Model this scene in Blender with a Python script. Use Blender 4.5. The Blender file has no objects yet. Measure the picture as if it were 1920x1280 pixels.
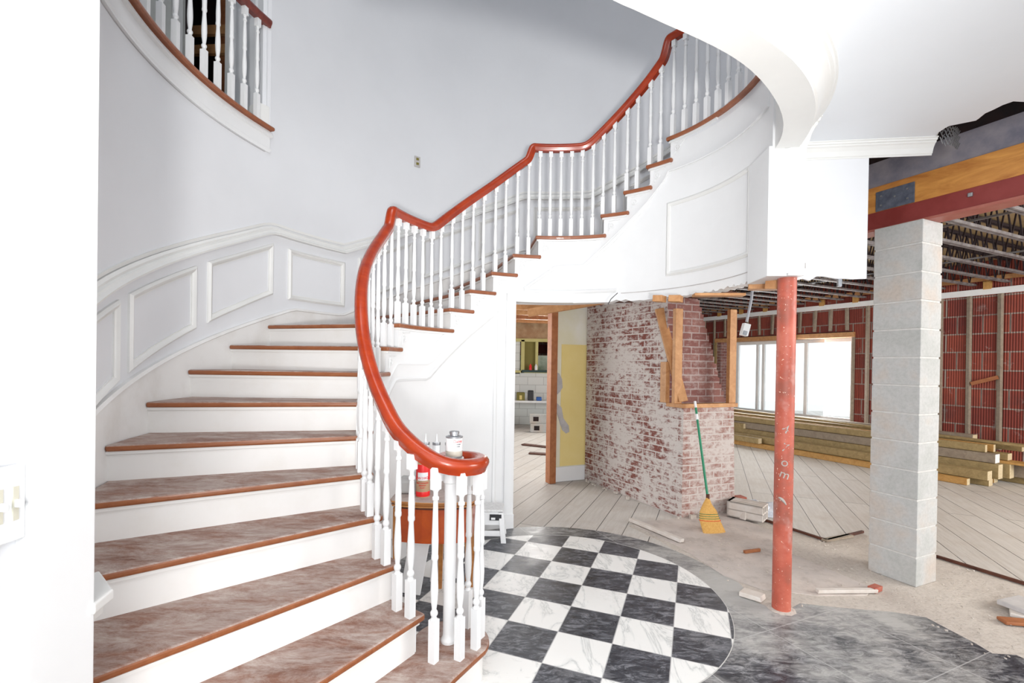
import bpy, bmesh, math, random
from mathutils import Vector, Matrix
from math import sin, cos, pi, radians as rad, degrees, atan2, hypot
random.seed(7)
SC = bpy.context.scene
COL = SC.collection

# ------------------------------------------------------------------ camera
EYE = 1.512
F_PX, CY_PX, PITCH, ROLL = 886.8, 687.6, -0.0056761, 0.0150062
_cp, _sp, _cr, _sr = cos(PITCH), sin(PITCH), cos(ROLL), sin(ROLL)
_B = Matrix(((1, 0, 0), (0, 0, -1), (0, 1, 0)))
_M = Matrix(((_cr, -_sr, 0), (_sr, _cr, 0), (0, 0, 1))) @ Matrix(((1, 0, 0), (0, _cp, _sp), (0, -_sp, _cp))) @ _B
cam_d = bpy.data.cameras.new('camera'); cam = bpy.data.objects.new('camera', cam_d); COL.objects.link(cam)
rot = Matrix((_M[0], -_M[1], -_M[2])).transposed()
cam.matrix_world = Matrix.Translation((0, 0, EYE)) @ rot.to_4x4()
cam_d.sensor_width = 36; cam_d.sensor_fit = 'HORIZONTAL'; cam_d.lens = F_PX / 1920 * 36
cam_d.shift_y = (CY_PX - 640) / 1920; cam_d.clip_start = 0.05; cam_d.clip_end = 200
SC.camera = cam

# ------------------------------------------------------------------ world, lights, exposure
SC.view_settings.view_transform = 'Standard'; SC.view_settings.look = 'None'
SC.view_settings.gamma = 1; SC.view_settings.use_curve_mapping = False
SC.view_settings.exposure = 0.55
w = bpy.data.worlds.new('sky'); SC.world = w; w.use_nodes = True
w.node_tree.nodes['Background'].inputs[0].default_value = (0.90, 0.95, 1.0, 1)
w.node_tree.nodes['Background'].inputs[1].default_value = 1.0

def area(name, loc, target, sx, sy, power, color=(1, 1, 1)):
    d = bpy.data.lights.new(name, 'AREA'); d.shape = 'RECTANGLE'; d.size = sx; d.size_y = sy; d.energy = power; d.color = color
    o = bpy.data.objects.new(name, d); COL.objects.link(o); o.location = loc
    o.rotation_euler = (Vector(target) - Vector(loc)).to_track_quat('-Z', 'Y').to_euler(); return o
area('entry_daylight', (0.3, -1.5, 1.7), (0.7, 3.6, 0.0), 1.6, 2.0, 68, (1.0, 0.99, 0.97))
sd_ = bpy.data.lights.new('camera_flash', 'SPOT'); sd_.energy = 460; sd_.spot_size = rad(82); sd_.spot_blend = 0.9; sd_.shadow_soft_size = 0.12; sd_.color = (1.0, 0.99, 0.97)  # unseen flash near the camera, inferred from the beam's shadow on the upper wall
so_ = bpy.data.objects.new('camera_flash', sd_); COL.objects.link(so_); so_.location = (0.16, -0.9, 1.16)
so_.rotation_euler = (Vector((-0.9, 5.6, 5.7)) - so_.location).to_track_quat('-Z', 'Y').to_euler()
area('well_fill', (-0.2, 1.6, 6.2), (0.3, 3.6, 2.5), 2.4, 1.6, 40, (0.94, 0.97, 1.0))  # added fill light for the well; the ceiling above it is closed
area('bay_daylight', (6.4, 10.6, 1.35), (3.2, 5.2, 1.2), 2.9, 1.7, 90, (1.0, 0.99, 0.97))
area('side_fill', (7.4, 1.6, 2.2), (3.8, 6.5, 1.3), 3.5, 2.0, 190, (1.0, 0.98, 0.95))  # added fill from out of view, brightens chimney front and column
area('kitchen_daylight', (1.0, 10.5, 2.2), (0.4, 6.4, 0.9), 1.6, 0.6, 60, (1.0, 0.98, 0.94))
area('rear_fill', (-1.7, 7.0, 1.7), (1.6, 5.4, 1.0), 1.6, 1.4, 45, (1.0, 0.98, 0.95))  # added fill hidden behind the string wall, brightens the chimney's left face

# ------------------------------------------------------------------ materials
def newmat(name):
    m = bpy.data.materials.new(name); m.use_nodes = True
    nt = m.node_tree; b = nt.nodes['Principled BSDF']; return m, nt, b
def N_(nt, t, **kw):
    n = nt.nodes.new(t)
    for k, v in kw.items():
        if k in n.inputs.keys() if hasattr(n.inputs, 'keys') else False: n.inputs[k].default_value = v
        else: setattr(n, k, v)
    return n
def coords(nt, kind='Object', scale=(1, 1, 1), rotz=0.0, loc=(0, 0, 0)):
    tc = nt.nodes.new('ShaderNodeTexCoord'); mp = nt.nodes.new('ShaderNodeMapping')
    nt.links.new(tc.outputs[kind], mp.inputs[0]); mp.inputs['Scale'].default_value = scale
    mp.inputs['Rotation'].default_value = (0, 0, rotz); mp.inputs['Location'].default_value = loc
    return mp.outputs[0]
def noise(nt, vec, scale, detail=4, rough=0.6, dist=0.0):
    n = nt.nodes.new('ShaderNodeTexNoise'); nt.links.new(vec, n.inputs['Vector'])
    n.inputs['Scale'].default_value = scale; n.inputs['Detail'].default_value = detail
    n.inputs['Roughness'].default_value = rough; n.inputs['Distortion'].default_value = dist
    return n.outputs['Fac']
def ramp(nt, fac, stops):
    n = nt.nodes.new('ShaderNodeValToRGB'); nt.links.new(fac, n.inputs[0])
    cr = n.color_ramp
    while len(cr.elements) < len(stops): cr.elements.new(0.5)
    for e, (p, c) in zip(cr.elements, stops):
        e.position = p; e.color = (*c, 1) if len(c) == 3 else c
    return n.outputs[0]
def mix(nt, fac, a, b, mode='MIX'):
    n = nt.nodes.new('ShaderNodeMix'); n.data_type = 'RGBA'; n.blend_type = mode
    for s, v in ((0, fac), (6, a), (7, b)):
        if isinstance(v, bpy.types.NodeSocket): nt.links.new(v, n.inputs[s])
        else: n.inputs[s].default_value = v if s == 0 else (*v, 1)
    return n.outputs[2]
def bump(nt, b, h, strength=0.3, dist=0.01):
    n = nt.nodes.new('ShaderNodeBump'); nt.links.new(h, n.inputs['Height'])
    n.inputs['Strength'].default_value = strength; n.inputs['Distance'].default_value = dist
    nt.links.new(n.outputs[0], b.inputs['Normal'])
def math_(nt, op, a, b=0.0):
    n = nt.nodes.new('ShaderNodeMath'); n.operation = op
    for i, v in enumerate((a, b)):
        if isinstance(v, bpy.types.NodeSocket): nt.links.new(v, n.inputs[i])
        else: n.inputs[i].default_value = v
    return n.outputs[0]
MATS = {}
def plain(name, col, rough=0.5, metal=0.0, col2=None, scale=8, detail=4, bumps=0.0, spec=0.5, coat=0.0, lo=0.35, hi=0.7):
    m, nt, b = newmat(name)
    b.inputs['Roughness'].default_value = rough; b.inputs['Metallic'].default_value = metal
    b.inputs['Specular IOR Level'].default_value = spec; b.inputs['Coat Weight'].default_value = coat
    col2 = col2 or tuple(c * 0.93 for c in col)
    n = noise(nt, coords(nt), scale, detail)
    nt.links.new(ramp(nt, n, [(lo, col), (hi, col2)]), b.inputs['Base Color'])
    if bumps: bump(nt, b, n, bumps, 0.01)
    MATS[name] = m; return m
def wood(name, c1, c2, rough=0.5, sx=1.2, sy=18, kind='Object', coat=0.0, dust=None, dustlo=0.45, dusthi=0.65, rotz=0.0):
    m, nt, b = newmat(name)
    v = coords(nt, kind, (sx, sy, sy), rotz)
    n = noise(nt, v, 1.6, 6, 0.65, 1.0)
    c = ramp(nt, n, [(0.3, c1), (0.7, c2)])
    if dust:
        d = noise(nt, coords(nt, kind, (1.3, 3.4, 5.0), 0.5), 2.6, 13, 0.84, 0.35)
        c = mix(nt, ramp(nt, d, [(dustlo, (0, 0, 0)), (dusthi, (1, 1, 1))]), c, dust)
    nt.links.new(c, b.inputs['Base Color'])
    b.inputs['Roughness'].default_value = rough; b.inputs['Coat Weight'].default_value = coat; b.inputs['Coat Roughness'].default_value = 0.12
    bump(nt, b, n, 0.08, 0.005)
    MATS[name] = m; return m
white = plain('white_paint', (0.78, 0.785, 0.79), 0.42, col2=(0.75, 0.755, 0.76), scale=3)
wallp = plain('white_wall_paint', (0.73, 0.74, 0.765), 0.6, col2=(0.70, 0.71, 0.735), scale=1.6)
ceilp = plain('ceiling_paint', (0.80, 0.83, 0.87), 0.7, col2=(0.78, 0.81, 0.85), scale=2)
trimp = plain('trim_paint', (0.74, 0.74, 0.725), 0.4, col2=(0.71, 0.71, 0.695), scale=5)
riserp = plain('riser_paint', (0.80, 0.79, 0.775), 0.45, col2=(0.76, 0.74, 0.71), scale=5, detail=8, lo=0.5, hi=0.8)
skirtp = plain('scuffed_skirt_paint', (0.78, 0.775, 0.765), 0.5, col2=(0.66, 0.64, 0.61), scale=3.5, detail=8, lo=0.48, hi=0.78)
mahog = wood('varnished_mahogany', (0.27, 0.020, 0.002), (0.40, 0.042, 0.004), 0.25, 2, 6, coat=0.25)
nosem = wood('worn_nosing', (0.22, 0.062, 0.018), (0.31, 0.105, 0.036), 0.4, 3, 14, coat=0.2, dust=(0.62, 0.5, 0.42), dustlo=0.62, dusthi=0.75)
nosup = wood('varnished_nosing', (0.24, 0.07, 0.025), (0.32, 0.105, 0.042), 0.4, 3, 14, coat=0.2)
treadm = wood('dusty_tread', (0.16, 0.060, 0.035), (0.27, 0.125, 0.08), 0.6, 1.5, 12, dust=(0.47, 0.39, 0.35), dustlo=0.40, dusthi=0.60)
pine = wood('aged_pine', (0.42, 0.19, 0.07), (0.60, 0.32, 0.14), 0.6, 6, 6)
redpine = wood('reddish_stud', (0.28, 0.09, 0.03), (0.42, 0.16, 0.06), 0.6, 6, 6)
glulam = wood('orange_timber', (0.42, 0.15, 0.03), (0.72, 0.34, 0.08), 0.45, 2.0, 9, rotz=0.0, kind='UV')
lumberm = wood('treated_lumber', (0.24, 0.17, 0.07), (0.40, 0.29, 0.13), 0.65, 9, 9)
lumber2 = wood('grey_lumber', (0.22, 0.17, 0.13), (0.33, 0.27, 0.2), 0.65, 9, 9)
lumber3 = wood('amber_lumber', (0.40, 0.2, 0.05), (0.56, 0.32, 0.10), 0.6, 9, 9)
endgrain = plain('cut_end', (0.66, 0.55, 0.36), 0.7, col2=(0.5, 0.4, 0.24), scale=40)
darkw = wood('dark_framing', (0.05, 0.015, 0.008), (0.13, 0.04, 0.02), 0.7, 6, 6)
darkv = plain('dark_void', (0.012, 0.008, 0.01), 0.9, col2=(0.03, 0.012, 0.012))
tablem = wood('table_veneer', (0.36, 0.045, 0.003), (0.46, 0.075, 0.006), 0.35, 4, 8, coat=0.3)
tableb = wood('table_edge', (0.33, 0.12, 0.03), (0.5, 0.22, 0.06), 0.35, 4, 12, coat=0.3)
tdust = plain('dusty_table_top', (0.50, 0.42, 0.38), 0.7, col2=(0.36, 0.29, 0.26), scale=14)
blackp = plain('black_plastic', (0.02, 0.02, 0.025), 0.4)
steelm = plain('grey_steel', (0.42, 0.43, 0.45), 0.4, 0.8, col2=(0.3, 0.31, 0.33), scale=30)
galv = plain('galvanised_plate', (0.10, 0.12, 0.17), 0.45, 0.5, col2=(0.2, 0.22, 0.28), scale=20)
chordm = plain('joist_chord', (0.30, 0.28, 0.28), 0.5, 0.2, col2=(0.12, 0.10, 0.10), scale=10)
webm = plain('joist_web', (0.03, 0.02, 0.025), 0.6, 0.2)
redp = plain('red_primer', (0.20, 0.022, 0.018), 0.5, col2=(0.28, 0.045, 0.04), scale=5, detail=8)
polem = None
redcan = plain('red_print', (0.80, 0.02, 0.02), 0.35)
kraft = plain('kraft_print', (0.48, 0.31, 0.19), 0.5)
whitepl = plain('white_plastic', (0.85, 0.86, 0.87), 0.4)
greenpl = plain('green_plastic', (0.0, 0.22, 0.10), 0.3)
straw = wood('broom_corn', (0.55, 0.28, 0.06), (0.72, 0.43, 0.13), 0.8, 40, 40)
yellow = plain('yellow_plaster', (0.76, 0.60, 0.22), 0.7, col2=(0.80, 0.65, 0.28), scale=2)
cream = plain('cream_plaster', (0.72, 0.68, 0.50), 0.75, col2=(0.78, 0.76, 0.68), scale=3, detail=7)
bareplast = plain('bare_plaster', (0.42, 0.40, 0.40), 0.8, col2=(0.55, 0.53, 0.52), scale=9)
greypar = plain('grey_parging', (0.17, 0.165, 0.21), 0.85, col2=(0.34, 0.31, 0.33), scale=5, detail=9, bumps=0.5)
brightpl = plain('chipped_plaster', (0.62, 0.55, 0.49), 0.85, col2=(0.72, 0.68, 0.64), scale=9, bumps=0.3)
olive = plain('olive_frame', (0.20, 0.17, 0.03), 0.6)
darkgreen = plain('dark_green_frame', (0.015, 0.05, 0.045), 0.5)
bluep = plain('blue_plastic', (0.02, 0.12, 0.45), 0.4)
pinkp = plain('pink_print', (0.75, 0.35, 0.5), 0.4)
foil = plain('clear_plastic_wrap', (0.75, 0.78, 0.84), 0.15, col2=(0.5, 0.54, 0.62), scale=25, bumps=0.8)

def mat_pole():
    m, nt, b = newmat('red_oxide_pole')
    v = coords(nt)
    base = ramp(nt, noise(nt, v, 5, 6), [(0.3, (0.60, 0.17, 0.11)), (0.5, (0.48, 0.10, 0.06)), (0.68, (0.30, 0.09, 0.06))])
    sp = noise(nt, v, 70, 2)
    c = mix(nt, ramp(nt, sp, [(0.68, (0, 0, 0)), (0.72, (1, 1, 1))]), base, (0.85, 0.62, 0.5))
    s2 = noise(nt, v, 6, 3)
    c = mix(nt, ramp(nt, s2, [(0.55, (0, 0, 0)), (0.68, (0.7, 0.7, 0.7))]), c, (0.55, 0.33, 0.29))
    nt.links.new(c, b.inputs['Base Color']); b.inputs['Roughness'].default_value = 0.5; bump(nt, b, sp, 0.2, 0.003); return m
polem = mat_pole()

def brick_node(nt, vec, w, h, mortar, c1, c2, cm, off=0.5, bias=0.0):
    n = nt.nodes.new('ShaderNodeTexBrick'); nt.links.new(vec, n.inputs['Vector'])
    n.inputs['Scale'].default_value = 1; n.inputs['Brick Width'].default_value = w; n.inputs['Row Height'].default_value = h
    n.inputs['Mortar Size'].default_value = mortar; n.inputs['Color1'].default_value = (*c1, 1); n.inputs['Color2'].default_value = (*c2, 1)
    n.inputs['Mortar'].default_value = (*cm, 1); n.offset = off; n.inputs['Bias'].default_value = bias; n.inputs['Mortar Smooth'].default_value = 0.1
    return n
def mat_brick(name, c1, c2, cm, wash=None, washlo=0.42, washhi=0.56, w=0.205, h=0.075, lowgrad=False):
    m, nt, b = newmat(name)
    v = coords(nt, 'UV'); bn = brick_node(nt, v, w, h, 0.007, c1, c2, cm)
    vo = coords(nt, 'Object')
    c = mix(nt, 0.35, bn.outputs[0], ramp(nt, noise(nt, vo, 22, 5), [(0.3, (0.25, 0.1, 0.08)), (0.7, (0.8, 0.6, 0.5))]), 'MULTIPLY')
    if wash:
        a = noise(nt, coords(nt, 'UV', (1.0, 1.6, 1)), 13, 8, 0.75); bb = noise(nt, coords(nt, 'UV'), 2.3, 3)
        f = math_(nt, 'ADD', math_(nt, 'MULTIPLY', a, 0.72), math_(nt, 'MULTIPLY', bb, 0.38))
        # plaster residue keeps mostly to the joints, so add the mortar mask
        f = math_(nt, 'ADD', f, math_(nt, 'MULTIPLY', bn.outputs['Fac'], 0.12))
        c = mix(nt, ramp(nt, f, [(washlo, (0, 0, 0)), (washhi, (1, 1, 1))]), c, wash)
    nt.links.new(c, b.inputs['Base Color']); b.inputs['Roughness'].default_value = 0.9
    hgt = math_(nt, 'SUBTRACT', noise(nt, vo, 30, 4), bn.outputs['Fac'])
    bump(nt, b, hgt, 0.6, 0.008); return m
brick_wash = mat_brick('whitewashed_brick', (0.22, 0.06, 0.045), (0.27, 0.11, 0.09), (0.44, 0.39, 0.37), (0.60, 0.55, 0.52), 0.485, 0.585)
brick_front = mat_brick('dusty_front_brick', (0.32, 0.15, 0.12), (0.37, 0.2, 0.17), (0.48, 0.41, 0.38), (0.56, 0.50, 0.47), 0.45, 0.62)
brick_red = mat_brick('red_brick', (0.22, 0.09, 0.08), (0.30, 0.15, 0.13), (0.34, 0.26, 0.25), (0.42, 0.34, 0.32), 0.56, 0.78)

def mat_claytile():
    m, nt, b = newmat('ribbed_clay_tile')
    v = coords(nt, 'UV'); bn = brick_node(nt, v, 0.33, 0.305, 0.012, (0.22, 0.035, 0.025), (0.36, 0.075, 0.045), (0.36, 0.29, 0.25), 0.45)
    wv = nt.nodes.new('ShaderNodeTexWave'); nt.links.new(v, wv.inputs[0]); wv.wave_type = 'BANDS'; wv.bands_direction = 'X'
    wv.inputs['Scale'].default_value = 9.5; wv.inputs['Distortion'].default_value = 0
    c = mix(nt, 0.75, bn.outputs[0], ramp(nt, wv.outputs['Fac'], [(0.2, (0.45, 0.4, 0.4)), (0.6, (1, 1, 1))]), 'MULTIPLY')
    d = noise(nt, coords(nt, 'UV'), 4.0, 7, 0.7)
    c = mix(nt, ramp(nt, d, [(0.60, (0, 0, 0)), (0.72, (0.75, 0.75, 0.75))]), c, (0.40, 0.34, 0.31))
    d2 = noise(nt, coords(nt, 'UV'), 1.7, 4)
    c = mix(nt, ramp(nt, d2, [(0.50, (0, 0, 0)), (0.70, (0.6, 0.6, 0.6))]), c, (0.10, 0.03, 0.028))
    nt.links.new(c, b.inputs['Base Color']); b.inputs['Roughness'].default_value = 0.75
    bump(nt, b, math_(nt, 'SUBTRACT', wv.outputs['Fac'], bn.outputs['Fac']), 0.8, 0.01); return m
claytile = mat_claytile()

def mat_block():
    m, nt, b = newmat('concrete_block')
    v = coords(nt, 'Object')
    a = noise(nt, coords(nt, 'Object', (1, 1, 1)), 3.2, 3)
    c = ramp(nt, a, [(0.35, (0.45, 0.455, 0.44)), (0.5, (0.50, 0.50, 0.49)), (0.68, (0.52, 0.46, 0.41))])
    f = noise(nt, v, 45, 4, 0.7)
    c = mix(nt, 0.35, c, ramp(nt, f, [(0.3, (0.6, 0.6, 0.6)), (0.6, (1, 1, 1))]), 'MULTIPLY')
    nt.links.new(c, b.inputs['Base Color']); b.inputs['Roughness'].default_value = 0.9; bump(nt, b, f, 0.25, 0.004); return m
blockm = mat_block()
mortarm = plain('pale_mortar', (0.60, 0.59, 0.57), 0.9, col2=(0.52, 0.51, 0.49), scale=30, bumps=0.3)

GRID = rad(68.93)      # floor grid direction
G0 = None
def mat_marble(name, checker):
    m, nt, b = newmat(name)
    tc = nt.nodes.new('ShaderNodeTexCoord')
    vO = coords(nt)
    # dark marble
    n1 = noise(nt, coords(nt, 'Object', (1.0, 2.6, 1), 0.6), 9.0, 12, 0.8, 0.9)
    n2 = noise(nt, vO, 55, 5, 0.8, 1.5)
    n3 = noise(nt, vO, 2.4, 5)
    dk = ramp(nt, n1, [(0.34, (0.016, 0.018, 0.024)), (0.5, (0.055, 0.06, 0.073)), (0.64, (0.24, 0.25, 0.28))])
    dk = mix(nt, ramp(nt, n2, [(0.66, (0, 0, 0)), (0.75, (0.5, 0.5, 0.5))]), dk, (0.45, 0.46, 0.5))
    dd = math_(nt, 'ADD', math_(nt, 'MULTIPLY', n1, 0.5), math_(nt, 'MULTIPLY', n3, 0.6))
    if checker:
        lo, hi, dcol = 0.56, 0.74, (0.26, 0.26, 0.27)
    else:
        lo, hi, dcol = 0.50, 0.70, (0.50, 0.49, 0.47)
    if not checker:
        # dust trodden outward from the broken-out floor round the post
        vm = nt.nodes.new('ShaderNodeVectorMath'); vm.operation = 'DISTANCE'; nt.links.new(tc.outputs['Object'], vm.inputs[0]); vm.inputs[1].default_value = (1.75, 3.35, 0)
        g = nt.nodes.new('ShaderNodeMapRange'); nt.links.new(vm.outputs['Value'], g.inputs[0]); g.inputs[1].default_value = 0.25; g.inputs[2].default_value = 1.1; g.inputs[3].default_value = 0.17; g.inputs[4].default_value = 0.0
        dd = math_(nt, 'ADD', dd, g.outputs[0])
    dk = mix(nt, ramp(nt, dd, [(lo, (0, 0, 0)), (hi, (0.85, 0.85, 0.85))]), dk, dcol)
    if checker:
        # white marble with grey veins
        vn = noise(nt, coords(nt, 'Object', (2.0, 0.7, 1), 0.5), 2.2, 7, 0.62, 0.8)
        vein = math_(nt, 'ABSOLUTE', math_(nt, 'SUBTRACT', vn, 0.5))
        wh = ramp(nt, vein, [(0.0, (0.60, 0.61, 0.60)), (0.012, (0.78, 0.79, 0.775)), (0.04, (0.87, 0.87, 0.85))])
        mp = nt.nodes.new('ShaderNodeMapping'); nt.links.new(tc.outputs['Object'], mp.inputs[0]); mp.vector_type = 'TEXTURE'
        mp.inputs['Location'].default_value = (G0[0], G0[1], 0.5); mp.inputs['Rotation'].default_value = (0, 0, GRID - pi / 2)
        mp.inputs['Scale'].default_value = (0.3048, 0.3048, 1)
        ck = nt.nodes.new('ShaderNodeTexChecker'); nt.links.new(mp.outputs[0], ck.inputs[0]); ck.inputs['Scale'].default_value = 1
        ck.inputs['Color1'].default_value = (0, 0, 0, 1); ck.inputs['Color2'].default_value = (1, 1, 1, 1)
        c = mix(nt, ck.outputs['Color'], wh, dk)
        bn = brick_node(nt, mp.outputs[0], 1, 1, 0.008, (0, 0, 0), (0, 0, 0), (1, 1, 1), 0.0)
        c = mix(nt, bn.outputs['Fac'], c, (0.5, 0.5, 0.5))
    else:
        c = dk
        mp = nt.nodes.new('ShaderNodeMapping'); nt.links.new(tc.outputs['Object'], mp.inputs[0]); mp.vector_type = 'TEXTURE'
        mp.inputs['Location'].default_value = (1.5, 2.72, 0.5); mp.inputs['Rotation'].default_value = (0, 0, rad(24))
        mp.inputs['Scale'].default_value = (0.61, 0.61, 1)
        bn = brick_node(nt, mp.outputs[0], 1, 1, 0.005, (0, 0, 0), (0, 0, 0), (1, 1, 1), 0.0)
        c = mix(nt, math_(nt, 'MULTIPLY', bn.outputs['Fac'], 0.6), c, (0.5, 0.5, 0.5))
    nt.links.new(c, b.inputs['Base Color'])
    nt.links.new(ramp(nt, dd, [(0.4, (0.22, 0.22, 0.22)), (0.7, (0.6, 0.6, 0.6))]), b.inputs['Roughness'])
    return m

def mat_boards():
    m, nt, b = newmat('whitewashed_boards')
    tc = nt.nodes.new('ShaderNodeTexCoord')
    mp = nt.nodes.new('ShaderNodeMapping'); nt.links.new(tc.outputs['Object'], mp.inputs[0]); mp.vector_type = 'TEXTURE'
    mp.inputs['Rotation'].default_value = (0, 0, rad(67)); mp.inputs['Location'].default_value = (0.10, 4.50, 0)
    bn = brick_node(nt, mp.outputs[0], 3.6, 0.235, 0.0035, (0.58, 0.55, 0.515), (0.64, 0.615, 0.58), (0.05, 0.045, 0.04), 0.37)
    g = noise(nt, coords(nt, 'Object', (1, 1, 1), 0), 2.0, 8, 0.7)
    st = nt.nodes.new('ShaderNodeMapping'); nt.links.new(mp.outputs[0], st.inputs[0]); st.inputs['Scale'].default_value = (1.2, 14, 1)
    gr = noise(nt, st.outputs[0], 2.2, 6, 0.7)
    c = mix(nt, 0.6, bn.outputs[0], ramp(nt, gr, [(0.25, (0.72, 0.68, 0.64)), (0.6, (1, 1, 1))]), 'MULTIPLY')
    c = mix(nt, ramp(nt, g, [(0.50, (0, 0, 0)), (0.72, (0.7, 0.7, 0.7))]), c, (0.50, 0.44, 0.39))
    nt.links.new(c, b.inputs['Base Color']); b.inputs['Roughness'].default_value = 0.65
    bump(nt, b, math_(nt, 'SUBTRACT', gr, math_(nt, 'MULTIPLY', bn.outputs['Fac'], 3.0)), 0.35, 0.01); return m
boardsm = mat_boards()
def mat_rubble(name, a, bcol, scale, bstr):
    m, nt, b = newmat(name)
    v = coords(nt); n1 = noise(nt, v, 2.2, 5); n2 = noise(nt, v, scale, 8, 0.75)
    c = ramp(nt, n1, [(0.35, a), (0.7, bcol)])
    c = mix(nt, 0.6, c, ramp(nt, n2, [(0.28, (0.45, 0.41, 0.38)), (0.5, (0.95, 0.93, 0.9)), (0.7, (1, 1, 1))]), 'MULTIPLY')
    nt.links.new(c, b.inputs['Base Color']); b.inputs['Roughness'].default_value = 0.9; bump(nt, b, n2, bstr, 0.02); return m
rubblem = mat_rubble('dusty_rubble', (0.76, 0.70, 0.64), (0.64, 0.58, 0.53), 38, 0.8)
concm = mat_rubble('dusty_mortar_bed', (0.66, 0.59, 0.55), (0.52, 0.48, 0.46), 6, 0.3)

def glass_mat():
    m, nt, b = newmat('window_glass'); b.inputs['Base Color'].default_value = (0.95, 0.98, 0.97, 1); b.inputs['Roughness'].default_value = 0.0
    b.inputs['Transmission Weight'].default_value = 1.0; b.inputs['IOR'].default_value = 1.02; return m
glass = glass_mat()

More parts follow.
